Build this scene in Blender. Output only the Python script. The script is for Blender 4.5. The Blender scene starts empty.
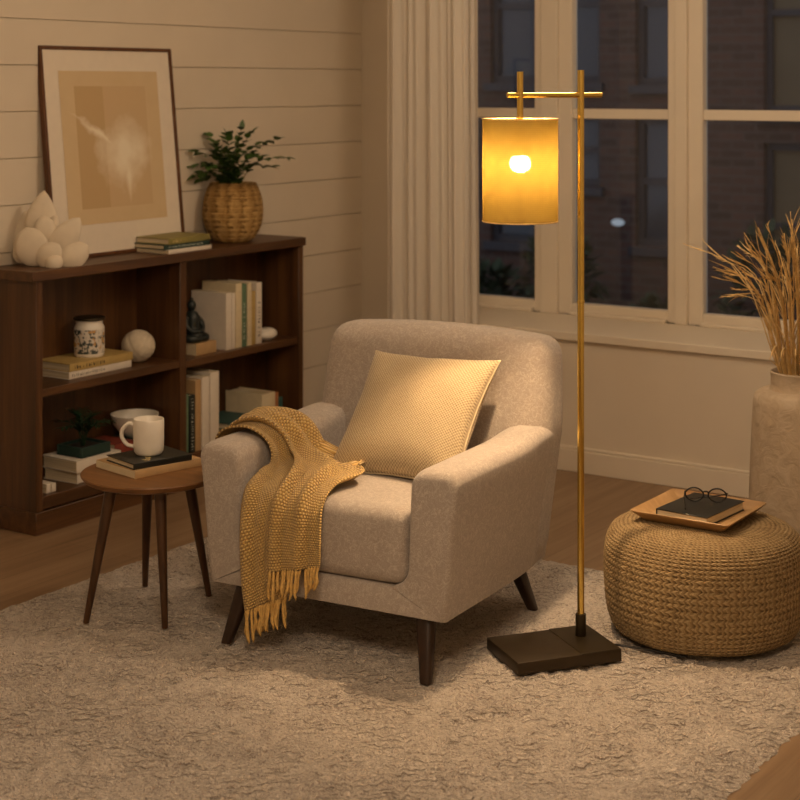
import bpy, bmesh, math, random
import numpy as np
from mathutils import Vector, Matrix, noise
from mathutils.bvhtree import BVHTree

random.seed(11)
PI = math.pi
R = math.radians
C = bpy.context.scene.collection

# ------------------------------------------------------------------ helpers
def lin(c):
    return tuple((x / 12.92 if x <= 0.04045 else ((x + 0.055) / 1.055) ** 2.4) for x in c)

def hexc(h):
    h = h.lstrip('#')
    return lin(tuple(int(h[i:i + 2], 16) / 255 for i in (0, 2, 4))) + (1.0,)

class MB:
    """collects shapes in one bmesh"""
    def __init__(self):
        self.bm = bmesh.new()
        self.uv = self.bm.loops.layers.uv.new('UVMap')

    def box(self, c, s, bev=0.0, seg=2, rot=None):
        m = Matrix.Translation(c)
        if rot is not None:
            m = m @ rot.to_4x4()
        m = m @ Matrix.Diagonal((s[0], s[1], s[2], 1))
        r = bmesh.ops.create_cube(self.bm, size=1.0, matrix=m)
        if bev > 0:
            es = set()
            for v in r['verts']:
                es.update(v.link_edges)
            bmesh.ops.bevel(self.bm, geom=list(es), offset=bev, segments=seg, profile=0.5, affect='EDGES')
        return self

    def span(self, x0, x1, y0, y1, z0, z1, bev=0.0, seg=2):
        return self.box(((x0 + x1) / 2, (y0 + y1) / 2, (z0 + z1) / 2), (abs(x1 - x0), abs(y1 - y0), abs(z1 - z0)), bev, seg)

    def loft(self, rings, closed=True, cap0=True, cap1=True, uv=None):
        bm = self.bm
        vr = [[bm.verts.new(p) for p in ring] for ring in rings]
        n = len(vr[0])
        for i in range(len(vr) - 1):
            for j in range(n if closed else n - 1):
                k = (j + 1) % n
                f = bm.faces.new((vr[i][j], vr[i][k], vr[i + 1][k], vr[i + 1][j]))
                if uv:
                    cs = (uv(i, j), uv(i, j + 1), uv(i + 1, j + 1), uv(i + 1, j))
                    for l, q in zip(f.loops, cs):
                        l[self.uv].uv = q
        if cap0 and closed:
            bm.faces.new(list(reversed(vr[0])))
        if cap1 and closed:
            bm.faces.new(vr[-1])
        return self

    def lathe(self, prof, n=32, c=(0, 0, 0), cap0=True, cap1=True, uv=None, rfun=None):
        rings = []
        for r, z in prof:
            ring = []
            for j in range(n):
                a = 2 * PI * j / n
                rr = r * (rfun(a, z) if rfun else 1)
                ring.append((c[0] + rr * math.cos(a), c[1] + rr * math.sin(a), c[2] + z))
            rings.append(ring)
        return self.loft(rings, True, cap0, cap1, uv)

    def tube(self, pts, rad, n=8, caps=True):
        pts = [Vector(p) for p in pts]
        if not isinstance(rad, (list, tuple)):
            rad = [rad] * len(pts)
        rings = []
        up = None
        for i, p in enumerate(pts):
            t = (pts[min(i + 1, len(pts) - 1)] - pts[max(i - 1, 0)]).normalized()
            if up is None:
                up = Vector((0, 0, 1)) if abs(t.z) < 0.9 else Vector((1, 0, 0))
            a = t.cross(up)
            if a.length < 1e-6:
                a = t.cross(Vector((0, 1, 0)))
            a.normalize()
            b = a.cross(t).normalized()
            up = b
            rings.append([p + (a * math.cos(2 * PI * j / n) + b * math.sin(2 * PI * j / n)) * rad[i] for j in range(n)])
        return self.loft(rings, True, caps, caps)

    def grid(self, P, uvs=None):
        """P[i][j] points"""
        bm = self.bm
        V = [[bm.verts.new(p) for p in row] for row in P]
        for i in range(len(V) - 1):
            for j in range(len(V[0]) - 1):
                f = bm.faces.new((V[i][j], V[i + 1][j], V[i + 1][j + 1], V[i][j + 1]))
                if uvs:
                    for l, (a, b) in zip(f.loops, ((i, j), (i + 1, j), (i + 1, j + 1), (i, j + 1))):
                        l[self.uv].uv = uvs(a, b)
        return self

    def poly(self, pts):
        self.bm.faces.new([self.bm.verts.new(p) for p in pts])
        return self

    def sphere(self, c, r, u=20, v=12, rot=None):
        m = Matrix.Translation(c)
        if rot is not None:
            m = m @ rot.to_4x4()
        m = m @ Matrix.Diagonal((r[0], r[1], r[2], 1))
        bmesh.ops.create_uvsphere(self.bm, u_segments=u, v_segments=v, radius=1.0, matrix=m)
        return self

    def apply(self, fn):
        for v in self.bm.verts:
            v.co = Vector(fn(v.co))
        return self

    def build(self, name, mat, parent=None, world=True, smooth=True, angle=38, normals=True):
        if normals:
            bmesh.ops.recalc_face_normals(self.bm, faces=self.bm.faces)
        me = bpy.data.meshes.new(name)
        self.bm.to_mesh(me)
        self.bm.free()
        if smooth:
            me.shade_smooth()
            if angle:
                me.set_sharp_from_angle(angle=R(angle))
        if mat is not None:
            me.materials.append(mat)
        o = bpy.data.objects.new(name, me)
        C.objects.link(o)
        if parent is not None:
            o.parent = parent
            if world:
                m = Matrix.Identity(4)
                q = parent
                while q is not None:
                    m = q.matrix_basis @ m
                    q = q.parent
                me.transform(m.inverted())
        return o

def tag(o, label=None, cat=None, group=None, kind=None):
    if label: o['label'] = label
    if cat: o['category'] = cat
    if group: o['group'] = group
    if kind: o['kind'] = kind
    return o

def thing(name, label, cat, loc, rz=0.0, group=None):
    o = bpy.data.objects.new(name, None)
    C.objects.link(o)
    o.empty_display_size = 0.05
    o.location = loc
    o.rotation_euler = (0, 0, rz)
    return tag(o, label, cat, group)

def struct(name, mb, mat, parent=None, smooth=False):
    o = mb.build(name, mat, parent, smooth=smooth)
    if parent is None:
        o['kind'] = 'structure'
    return o

def rounded_box(w, d, h, r, n=18, crown=(0, 0, 0)):
    """MB of a soft box centred at origin; crown = bulge of the x, y, z faces"""
    mb = MB()
    s = Vector((w / 2, d / 2, h / 2))
    ts = []
    for i in range(n + 1):
        t = -1 + 2 * i / n
        ts.append(math.sin(t * PI / 2) * 0.55 + t * 0.45)
    vd = {}
    def vert(p):
        k = tuple(round(x, 6) for x in p)
        if k not in vd:
            q0 = Vector((p[0] * s.x, p[1] * s.y, p[2] * s.z))
            q = Vector([max(-(s[i] - r), min(s[i] - r, q0[i])) for i in range(3)])
            dlt = q0 - q
            if dlt.length > 1e-9:
                q0 = q + dlt.normalized() * r
            f = [1 - min(1, abs(q0[i] / s[i])) ** 2 for i in range(3)]
            q0 = Vector((q0.x + crown[0] * p[0] * f[1] * f[2], q0.y + crown[1] * p[1] * f[0] * f[2], q0.z + crown[2] * p[2] * f[0] * f[1]))
            vd[k] = mb.bm.verts.new(q0)
        return vd[k]
    for ax in range(3):
        b, c = (ax + 1) % 3, (ax + 2) % 3
        for sg in (-1, 1):
            for i in range(n):
                for j in range(n):
                    vs = []
                    for a_, c_ in ((i, j), (i + 1, j), (i + 1, j + 1), (i, j + 1)):
                        p = [0, 0, 0]
                        p[ax] = sg; p[b] = ts[a_]; p[c] = ts[c_]
                        vs.append(vert(p))
                    if sg < 0: vs.reverse()
                    mb.bm.faces.new(vs)
    return mb

def cr(pts, n):
    """catmull-rom through points, n samples"""
    P = [Vector(p) for p in pts]
    P = [P[0] * 2 - P[1]] + P + [P[-1] * 2 - P[-2]]
    out = []
    segs = len(P) - 3
    for k in range(n):
        u = k / (n - 1) * segs
        i = min(int(u), segs - 1)
        t = u - i
        a, b, c, d = P[i:i + 4]
        out.append(0.5 * ((2 * b) + (c - a) * t + (2 * a - 5 * b + 4 * c - d) * t * t + (3 * b - a - 3 * c + d) * t ** 3))
    return out

def smooth01(a, b, x):
    t = max(0, min(1, (x - a) / (b - a)))
    return t * t * (3 - 2 * t)

# ------------------------------------------------------------------ materials
class NT:
    def __init__(self, name):
        self.m = bpy.data.materials.new(name)
        self.m.use_nodes = True
        self.t = self.m.node_tree
        self.t.nodes.clear()
        self.out = self.n('ShaderNodeOutputMaterial')

    def n(self, typ, **kw):
        nd = self.t.nodes.new(typ)
        for k, v in kw.items():
            if k.startswith('i_'):
                key = k[2:]
                key = int(key) if key.isdigit() else key.replace('_', ' ')
                nd.inputs[key].default_value = v
            else:
                setattr(nd, k, v)
        return nd

    def l(self, a, b, ao=0, bi=0):
        self.t.links.new(a.outputs[ao], b.inputs[bi])

    def coord(self, kind='Object', scale=(1, 1, 1), rot=(0, 0, 0), loc=(0, 0, 0)):
        tc = self.n('ShaderNodeTexCoord')
        mp = self.n('ShaderNodeMapping')
        mp.inputs['Scale'].default_value = scale
        mp.inputs['Rotation'].default_value = rot
        mp.inputs['Location'].default_value = loc
        self.l(tc, mp, kind, 'Vector')
        return mp

    def ramp(self, stops):
        r = self.n('ShaderNodeValToRGB')
        e = r.color_ramp.elements
        while len(e) < len(stops):
            e.new(0.5)
        for el, (p, c) in zip(e, stops):
            el.position = p
            el.color = c if len(c) == 4 else (*c, 1)
        return r

    def bsdf(self, rough=0.6, metal=0.0, color=None, **kw):
        b = self.n('ShaderNodeBsdfPrincipled')
        b.inputs['Roughness'].default_value = rough
        b.inputs['Metallic'].default_value = metal
        if color: b.inputs['Base Color'].default_value = color
        for k, v in kw.items():
            b.inputs[k.replace('_', ' ')].default_value = v
        self.t.links.new(b.outputs[0], self.out.inputs[0])
        return b

    def bump(self, b, src, so=0, strength=0.3, dist=0.01):
        bp = self.n('ShaderNodeBump')
        bp.inputs['Strength'].default_value = strength
        bp.inputs['Distance'].default_value = dist
        self.l(src, bp, so, 'Height')
        self.t.links.new(bp.outputs[0], b.inputs['Normal'])
        return bp

def G(v):
    return (v, v, v, 1)

def m_plain(name, col, rough=0.6, metal=0.0, var=0.06, nscale=30, bump=0.0, **kw):
    t = NT(name)
    b = t.bsdf(rough, metal, None, **kw)
    mp = t.coord()
    nz = t.n('ShaderNodeTexNoise', i_Scale=nscale, i_Detail=4)
    t.l(mp, nz, 0, 'Vector')
    c = hexc(col)
    lo = tuple(x * (1 - var) for x in c[:3]); hi = tuple(min(1, x * (1 + var)) for x in c[:3])
    r = t.ramp([(0.3, lo), (0.7, hi)])
    t.l(nz, r, 0, 0)
    t.l(r, b, 0, 'Base Color')
    if bump:
        t.bump(b, nz, 0, bump, 0.004)
    return t.m

def m_wood(name, dark, mid, light, axis='y', scale=1.0, rough=0.42, bump=0.08):
    t = NT(name)
    b = t.bsdf(rough)
    s = {'x': (1.2, 22, 22), 'y': (22, 1.2, 22), 'z': (22, 22, 1.2)}[axis]
    mp = t.coord('Object', tuple(v * scale for v in s))
    n1 = t.n('ShaderNodeTexNoise', i_Scale=1.0, i_Detail=6, i_Roughness=0.62, i_Distortion=0.6)
    t.l(mp, n1, 0, 'Vector')
    r = t.ramp([(0.28, hexc(dark)), (0.5, hexc(mid)), (0.74, hexc(light))])
    t.l(n1, r, 0, 0)
    t.l(r, b, 0, 'Base Color')
    t.bump(b, n1, 0, bump, 0.004)
    return t.m

M = {}
M['walnut_y'] = m_wood('walnut_y', '#38230f', '#52341b', '#694726', 'y')
M['walnut_z'] = m_wood('walnut_z', '#38230f', '#52341b', '#694726', 'z')
M['table_wood'] = m_wood('table_wood', '#5c3a1d', '#76502c', '#8c6339', 'x', 1.0, 0.38)
M['leg_wood'] = m_wood('leg_wood', '#1f120a', '#2d1b10', '#3a2416', 'z', 2.0, 0.4)
M['leg_wood_mid'] = m_wood('leg_wood_mid', '#34200f', '#4a2f19', '#5d3e22', 'z', 2.0, 0.4)
M['frame_wood'] = m_wood('frame_wood', '#3f240f', '#5a3619', '#6e4522', 'z', 2.0, 0.5)
M['tray_wood'] = m_wood('tray_wood', '#937148', '#aa875b', '#bb986d', 'x', 0.9, 0.45)
M['brass'] = m_plain('brass', '#ebcb70', 0.12, 1.0, 0.03)
M['bronze'] = m_plain('bronze', '#3d3223', 0.42, 0.6, 0.05)
M['bronze_dark'] = m_plain('bronze_dark', '#352b1a', 0.45, 0.6, 0.05)
M['black_plastic'] = m_plain('black_plastic', '#17140f', 0.4)
M['ceramic'] = m_plain('ceramic', '#e6dfd2', 0.35, 0, 0.03)
M['bisque'] = m_plain('bisque', '#d8cbb6', 0.75, 0, 0.05, 18, 0.1)
M['stone'] = m_plain('stone', '#cdbfa8', 0.8, 0, 0.1, 40, 0.2)
M['soil'] = m_plain('soil', '#241a12', 0.95, 0, 0.3, 90, 0.6)
M['leaf'] = m_plain('leaf', '#3f5a26', 0.5, 0, 0.35, 14)
M['leaf_dark'] = m_plain('leaf_dark', '#1c3a22', 0.45, 0, 0.3, 14)
M['stem'] = m_plain('stem', '#4a4a26', 0.6, 0, 0.2)
M['straw'] = m_plain('straw', '#cba566', 0.75, 0, 0.25, 40)
M['straw_light'] = m_plain('straw_light', '#dcbc82', 0.75, 0, 0.2, 40)
M['paint'] = m_plain('paint', '#ded2bf', 0.55, 0, 0.02, 6)
M['paint_wall'] = m_plain('paint_wall', '#d9ccb8', 0.75, 0, 0.03, 3)
M['ceiling'] = m_plain('ceiling', '#e8e2d6', 0.8, 0, 0.02, 3)
M['mat_board'] = m_plain('mat_board', '#e2d6c4', 0.8, 0, 0.02)
M['cover_black'] = m_plain('cover_black', '#1d1f1c', 0.4, 0, 0.1)
M['cover_navy'] = m_plain('cover_navy', '#1f2624', 0.45, 0, 0.1)
M['cover_green'] = m_plain('cover_green', '#1f3a34', 0.5, 0, 0.1)
M['cover_teal'] = m_plain('cover_teal', '#2b4f4c', 0.5, 0, 0.1)
M['cover_sage'] = m_plain('cover_sage', '#5f7a60', 0.55, 0, 0.1)
M['cover_olive'] = m_plain('cover_olive', '#8a8148', 0.55, 0, 0.12)
M['cover_cream'] = m_plain('cover_cream', '#d6c7a6', 0.6, 0, 0.06)
M['cover_white'] = m_plain('cover_white', '#ddd3c4', 0.6, 0, 0.04)
M['cover_yellow'] = m_plain('cover_yellow', '#b99d5f', 0.55, 0, 0.08)
M['cover_tan'] = m_plain('cover_tan', '#b59468', 0.6, 0, 0.08)
M['cover_brown'] = m_plain('cover_brown', '#6f4a2b', 0.6, 0, 0.1)
M['cover_red'] = m_plain('cover_red', '#7a3224', 0.6, 0, 0.1)
M['cover_orange'] = m_plain('cover_orange', '#ab6f45', 0.6, 0, 0.1)
M['ink'] = m_plain('ink', '#2b241b', 0.7)
M['ink_gold'] = m_plain('ink_gold', '#d8c48c', 0.35, 0.4)
M['lettering_pale'] = m_plain('lettering_pale', '#c9d0c2', 0.6)

def m_pages():
    t = NT('pages')
    b = t.bsdf(0.85)
    mp = t.coord('Object', (3, 3, 420))
    nz = t.n('ShaderNodeTexNoise', i_Scale=1.0, i_Detail=2)
    t.l(mp, nz, 0, 'Vector')
    r = t.ramp([(0.35, hexc('#b9a887')), (0.65, hexc('#ddd0b4'))])
    t.l(nz, r, 0, 0); t.l(r, b, 0, 'Base Color')
    return t.m
M['pages'] = m_pages()

def m_fabric():
    t = NT('upholstery')
    b = t.bsdf(0.95, 0, None, Sheen_Weight=0.25, Sheen_Roughness=0.5)
    mp = t.coord()
    vz = t.n('ShaderNodeTexNoise', i_Scale=46, i_Detail=2, i_Distortion=1.2)
    t.l(mp, vz, 0, 'Vector')
    # thin meandering lines where the noise crosses its mid value
    sub = t.n('ShaderNodeMath', operation='SUBTRACT'); sub.inputs[1].default_value = 0.5
    t.l(vz, sub, 0, 0)
    ab = t.n('ShaderNodeMath', operation='ABSOLUTE'); t.l(sub, ab, 0, 0)
    r = t.ramp([(0.0, hexc('#c0b5a9')), (0.035, hexc('#ada196')), (0.3, hexc('#a4988d'))])
    t.l(ab, r, 0, 0)
    fine = t.n('ShaderNodeTexNoise', i_Scale=420, i_Detail=2)
    t.l(mp, fine, 0, 'Vector')
    r2 = t.ramp([(0.3, G(0.80)), (0.7, G(1.12))])
    t.l(fine, r2, 0, 0)
    mx = t.n('ShaderNodeMix', data_type='RGBA', blend_type='MULTIPLY')
    mx.inputs['Factor'].default_value = 1
    t.t.links.new(r.outputs[0], mx.inputs[6]); t.t.links.new(r2.outputs[0], mx.inputs[7])
    t.t.links.new(mx.outputs[2], b.inputs['Base Color'])
    t.bump(b, fine, 0, 0.35, 0.002)
    return t.m
M['fabric'] = m_fabric()

def m_pillow():
    t = NT('pillow_knit')
    b = t.bsdf(0.9, 0, None, Sheen_Weight=0.2)
    tc = t.coord('UV', (62, 62, 62), (0, 0, R(45)))
    v = t.n('ShaderNodeTexVoronoi', i_Scale=1.0, i_Randomness=0.12)
    t.l(tc, v, 0, 'Vector')
    r = t.ramp([(0.15, hexc('#c4b290')), (0.42, hexc('#b29f7c')), (0.62, hexc('#836f50'))])
    t.l(v, r, 0, 0); t.l(r, b, 0, 'Base Color')
    inv = t.n('ShaderNodeMath', operation='SUBTRACT'); inv.inputs[0].default_value = 1
    t.l(v, inv, 0, 1)
    t.bump(b, inv, 0, 0.6, 0.004)
    return t.m
M['pillow'] = m_pillow()

def m_weave(name, c_hi, c_mid, c_lo, sc=1.0, strength=0.8):
    """open basket weave driven by UV (in metres)"""
    t = NT(name)
    b = t.bsdf(0.9, 0, None, Sheen_Weight=0.2)
    tc = t.coord('UV', (sc, sc, sc))
    sep = t.n('ShaderNodeSeparateXYZ'); t.l(tc, sep)
    def m(op, a, bb=None, v=None):
        nd = t.n('ShaderNodeMath', operation=op)
        t.t.links.new(a, nd.inputs[0])
        if bb is not None: t.t.links.new(bb, nd.inputs[1])
        if v is not None: nd.inputs[1].default_value = v
        return nd.outputs[0]
    alt = m('MULTIPLY', m('FLOOR', m('MODULO', sep.outputs[1], v=2.0)), v=0.5)
    sx = m('SINE', m('MULTIPLY', m('ADD', sep.outputs[0], alt), v=PI))
    sy = m('SINE', m('MULTIPLY', sep.outputs[1], v=PI))
    h = m('MULTIPLY', sx, sy)                     # alternating over / under
    holes = m('MULTIPLY', m('ABSOLUTE', sx), m('ABSOLUTE', sy))
    nz = t.n('ShaderNodeTexNoise', i_Scale=0.35, i_Detail=4); t.l(tc, nz, 0, 'Vector')
    hh = m('ADD', m('MULTIPLY', m('ABSOLUTE', h), v=0.75), m('MULTIPLY', nz.outputs[0], v=0.35))
    r = t.ramp([(0.10, hexc(c_lo)), (0.34, hexc(c_mid)), (0.8, hexc(c_hi))])
    t.t.links.new(hh, r.inputs[0])
    t.l(r, b, 0, 'Base Color')
    bp = t.n('ShaderNodeBump'); bp.inputs['Strength'].default_value = strength; bp.inputs['Distance'].default_value = 0.006
    t.t.links.new(holes, bp.inputs['Height']); t.t.links.new(bp.outputs[0], b.inputs['Normal'])
    return t.m
M['throw'] = m_weave('throw_knit', '#dbb974', '#c49e5b', '#6f522a', 135)
M['yarn'] = m_plain('yarn', '#cfa862', 0.9, 0, 0.2, 120, 0.4)

def m_jute(name, hi, mid, lo, ku, kv, slant=0.5):
    """braided rope rows: UV u = metres round, v = row number"""
    t = NT(name)
    b = t.bsdf(0.85)
    tc = t.coord('UV', (1, 1, 1))
    sep = t.n('ShaderNodeSeparateXYZ'); t.l(tc, sep)
    def m(op, a, bb=None, v=None):
        nd = t.n('ShaderNodeMath', operation=op)
        t.t.links.new(a, nd.inputs[0])
        if bb is not None: t.t.links.new(bb, nd.inputs[1])
        if v is not None: nd.inputs[1].default_value = v
        return nd.outputs[0]
    u = m('MULTIPLY', sep.outputs[0], v=ku)
    v = m('MULTIPLY', sep.outputs[1], v=kv)
    fr = m('PINGPONG', v, v=0.5)                  # 0 at row seams .. 0.5 mid row
    nz = t.n('ShaderNodeTexNoise', i_Scale=30, i_Detail=5, i_Roughness=0.7); t.l(t.coord('Object'), nz, 0, 'Vector')
    uu = m('ADD', m('ADD', u, m('MULTIPLY', fr, v=slant * 2)), m('MULTIPLY', nz.outputs[0], v=2.6))
    st = m('PINGPONG', uu, v=0.5)
    h = m('ADD', m('MULTIPLY', st, v=1.0), m('MULTIPLY', m('SQRT', fr), v=0.55))
    h2 = m('ADD', h, m('MULTIPLY', nz.outputs[0], v=0.9))
    r = t.ramp([(0.36, hexc(lo)), (0.6, hexc(mid)), (0.95, hexc(hi))])
    hs = m('MULTIPLY', h2, v=0.75)
    t.t.links.new(hs, r.inputs[0])
    t.l(r, b, 0, 'Base Color')
    bp = t.n('ShaderNodeBump'); bp.inputs['Strength'].default_value = 0.9; bp.inputs['Distance'].default_value = 0.008
    t.t.links.new(h2, bp.inputs['Height']); t.t.links.new(bp.outputs[0], b.inputs['Normal'])
    return t.m
M['jute'] = m_jute('jute', '#b39a70', '#8c724b', '#503f28', 58, 1.0, 0.6)
M['seagrass'] = m_jute('seagrass', '#c4a064', '#a17c44', '#5c4320', 17, 1.0, 0.25)

def m_rug():
    t = NT('rug_pile')
    b = t.bsdf(1.0, 0, None, Sheen_Weight=0.3)
    mp = t.coord()
    a = t.n('ShaderNodeTexNoise', i_Scale=95, i_Detail=2, i_Distortion=1.6); t.l(mp, a, 0, 'Vector')
    c = t.n('ShaderNodeTexNoise', i_Scale=5, i_Detail=4); t.l(mp, c, 0, 'Vector')
    r = t.ramp([(0.36, hexc('#96867a')), (0.47, hexc('#c8b9a9')), (0.62, hexc('#dacdbf'))])  # darker colour in the pile's low spots paints in crevice shade
    ad = t.n('ShaderNodeMath', operation='MULTIPLY_ADD'); ad.inputs[1].default_value = 0.22; 
    t.l(c, ad, 0, 0)
    ml = t.n('ShaderNodeMath', operation='MULTIPLY'); ml.inputs[1].default_value = 0.78
    t.l(a, ml, 0, 0); t.l(ml, ad, 0, 2)
    t.l(ad, r, 0, 0); t.l(r, b, 0, 'Base Color')
    # woven rows of lower loops, their shade painted into the colour, broken up by noise
    wv = t.n('ShaderNodeTexWave', wave_type='BANDS', bands_direction='X', i_Scale=13, i_Distortion=5, i_Detail=3)
    wv.inputs['Detail Scale'].default_value = 2.2
    t.l(t.coord('Object', (1, 1, 1), (0, 0, R(-33.9 - 90))), wv, 0, 'Vector')
    rl = t.ramp([(0.0, G(1)), (0.13, G(0))]); t.l(wv, rl, 1, 0)
    msk = t.n('ShaderNodeTexNoise', i_Scale=7, i_Detail=3); t.l(mp, msk, 0, 'Vector')
    rm = t.ramp([(0.42, G(0)), (0.56, G(1))]); t.l(msk, rm, 0, 0)
    mm = t.n('ShaderNodeMath', operation='MULTIPLY'); t.l(rl, mm, 0, 0); t.l(rm, mm, 0, 1)
    m2 = t.n('ShaderNodeMath', operation='MULTIPLY'); m2.inputs[1].default_value = 0.55; t.l(mm, m2, 0, 0)
    mx = t.n('ShaderNodeMix', data_type='RGBA'); t.l(m2, mx, 0, 0)
    t.t.links.new(r.outputs[0], mx.inputs[6]); mx.inputs[7].default_value = hexc('#6f5d49')
    t.t.links.new(mx.outputs[2], b.inputs['Base Color'])
    hh = t.n('ShaderNodeMath', operation='MULTIPLY_ADD'); hh.inputs[1].default_value = -0.6
    t.l(mm, hh, 0, 0); t.l(a, hh, 0, 2)
    t.bump(b, hh, 0, 1.0, 0.02)
    return t.m
M['rug'] = m_rug()

def m_floor():
    t = NT('oak_planks')
    b = t.bsdf(0.4)
    mp = t.coord('Object', (1, 1, 1), (0, 0, R(90)))
    br = t.n('ShaderNodeTexBrick', offset=0.37, offset_frequency=2)
    br.inputs['Color1'].default_value = G(0.35); br.inputs['Color2'].default_value = G(0.65); br.inputs['Mortar'].default_value = G(0.0)
    br.inputs['Scale'].default_value = 1.0
    br.inputs['Mortar Size'].default_value = 0.0016
    br.inputs['Brick Width'].default_value = 1.7
    br.inputs['Row Height'].default_value = 0.135
    t.l(mp, br, 0, 'Vector')
    gm = t.coord('Object', (26, 1.6, 1))
    g = t.n('ShaderNodeTexNoise', i_Scale=1.0, i_Detail=7, i_Roughness=0.65, i_Distortion=0.5); t.l(gm, g, 0, 'Vector')
    ad = t.n('ShaderNodeMath', operation='MULTIPLY_ADD'); ad.inputs[1].default_value = 0.35
    t.l(br, ad, 0, 0)
    ml = t.n('ShaderNodeMath', operation='MULTIPLY'); ml.inputs[1].default_value = 0.7
    t.l(g, ml, 0, 0); t.l(ml, ad, 0, 2)
    r = t.ramp([(0.12, hexc('#463626')), (0.32, hexc('#70573f')), (0.52, hexc('#886e53')), (0.75, hexc('#9d8467'))])
    t.l(ad, r, 0, 0); t.l(r, b, 0, 'Base Color')
    t.bump(b, br, 1, -0.3, 0.002)
    return t.m
M['floor'] = m_floor()

def m_shade():
    t = NT('lamp_linen')
    tc = t.coord('UV', (1, 1, 1))
    wx = t.n('ShaderNodeTexWave', wave_type='BANDS', bands_direction='X', i_Scale=20, i_Distortion=2.2, i_Detail=2)
    wy = t.n('ShaderNodeTexWave', wave_type='BANDS', bands_direction='Y', i_Scale=20, i_Distortion=2.2, i_Detail=2)
    t.l(tc, wx, 0, 'Vector'); t.l(tc, wy, 0, 'Vector')
    mul = t.n('ShaderNodeMath', operation='MULTIPLY'); t.l(wx, mul, 1, 0); t.l(wy, mul, 1, 1)
    nz = t.n('ShaderNodeTexNoise', i_Scale=16, i_Detail=4); t.l(tc, nz, 0, 'Vector')
    # translucency colour varies with slubs in the yarn
    rc = t.ramp([(0.3, (0.028, 0.0172, 0.0027)), (0.7, (0.052, 0.034, 0.0055))]); t.l(nz, rc, 0, 0)
    wr = t.ramp([(0.04, G(0.38)), (0.6, G(1.2))]); t.l(mul, wr, 0, 0)
    rc2 = t.n('ShaderNodeMix', data_type='RGBA', blend_type='MULTIPLY'); rc2.inputs['Factor'].default_value = 1
    t.t.links.new(rc.outputs[0], rc2.inputs[6]); t.t.links.new(wr.outputs[0], rc2.inputs[7])
    tl = t.n('ShaderNodeBsdfTranslucent'); t.t.links.new(rc2.outputs[2], tl.inputs['Color'])
    df = t.n('ShaderNodeBsdfDiffuse'); df.inputs['Color'].default_value = (0.26, 0.18, 0.07, 1)
    mx = t.n('ShaderNodeMixShader'); mx.inputs[0].default_value = 0.42
    t.l(tl, mx, 0, 1); t.l(df, mx, 0, 2)
    tr = t.n('ShaderNodeBsdfTransparent'); tr.inputs['Color'].default_value = (1, 0.82, 0.5, 1)
    rr = t.ramp([(0.2, G(0.0)), (0.8, G(0.012))]); t.l(mul, rr, 0, 0)
    rf = t.n('ShaderNodeBsdfRefraction'); rf.inputs['Color'].default_value = (1, 0.8, 0.45, 1); rf.inputs['Roughness'].default_value = 0.4; rf.inputs['IOR'].default_value = 1.14
    m0 = t.n('ShaderNodeMixShader'); m0.inputs[0].default_value = 0.012
    t.l(mx, m0, 0, 1); t.l(rf, m0, 0, 2); mx = m0
    mx2 = t.n('ShaderNodeMixShader')
    t.l(rr, mx2, 0, 0); t.l(mx, mx2, 0, 1); t.l(tr, mx2, 0, 2)
    t.l(mx2, t.out, 0, 0)
    return t.m
M['shade'] = m_shade()

def m_emit(name, col, s):
    t = NT(name)
    e = t.n('ShaderNodeEmission'); e.inputs[0].default_value = col; e.inputs[1].default_value = s
    t.l(e, t.out, 0, 0)
    return t.m

def m_glass(name, tint=(0.93, 0.95, 0.97, 1), refl=1.0):
    t = NT(name)
    tr = t.n('ShaderNodeBsdfTransparent'); tr.inputs[0].default_value = tint
    gl = t.n('ShaderNodeBsdfGlossy'); gl.inputs['Roughness'].default_value = 0.02
    fr = t.n('ShaderNodeFresnel'); fr.inputs[0].default_value = 1.45
    ml = t.n('ShaderNodeMath', operation='MULTIPLY'); ml.inputs[1].default_value = refl
    t.l(fr, ml, 0, 0)
    mx = t.n('ShaderNodeMixShader'); t.l(ml, mx, 0, 0); t.l(tr, mx, 0, 1); t.l(gl, mx, 0, 2)
    t.l(mx, t.out, 0, 0)
    return t.m
M['glass'] = m_glass('window_glass')
M['lens'] = m_glass('lens_glass', (0.95, 0.9, 0.85, 1), 1.0)

def m_sheer():
    t = NT('sheer_curtain')
    df = t.n('ShaderNodeBsdfDiffuse'); df.inputs[0].default_value = hexc('#efe7da')
    tl = t.n('ShaderNodeBsdfTranslucent'); tl.inputs[0].default_value = hexc('#efe7da')
    tr = t.n('ShaderNodeBsdfTransparent')
    a = t.n('ShaderNodeMixShader'); a.inputs[0].default_value = 0.35; t.l(df, a, 0, 1); t.l(tl, a, 0, 2)
    b = t.n('ShaderNodeMixShader'); b.inputs[0].default_value = 0.14; t.l(a, b, 0, 1); t.l(tr, b, 0, 2)
    t.l(b, t.out, 0, 0)
    return t.m
M['sheer'] = m_sheer()

def m_brick():
    t = NT('brick_facade')
    b = t.bsdf(0.9)
    tc = t.n('ShaderNodeTexCoord')
    sep = t.n('ShaderNodeSeparateXYZ'); t.l(tc, sep, 'Object', 0)
    cb = t.n('ShaderNodeCombineXYZ'); t.l(sep, cb, 0, 0); t.l(sep, cb, 2, 1)
    br = t.n('ShaderNodeTexBrick')
    br.inputs['Color1'].default_value = hexc('#5d4238'); br.inputs['Color2'].default_value = hexc('#47342d'); br.inputs['Mortar'].default_value = hexc('#564a43')
    br.inputs['Scale'].default_value = 1; br.inputs['Brick Width'].default_value = 0.2; br.inputs['Row Height'].default_value = 0.07; br.inputs['Mortar Size'].default_value = 0.008
    t.l(cb, br, 0, 'Vector'); t.l(br, b, 0, 'Base Color')
    t.bump(b, br, 1, -0.3, 0.01)
    return t.m
M['brick'] = m_brick()
M['ext_frame'] = m_plain('ext_frame', '#39363a', 0.6)
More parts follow.
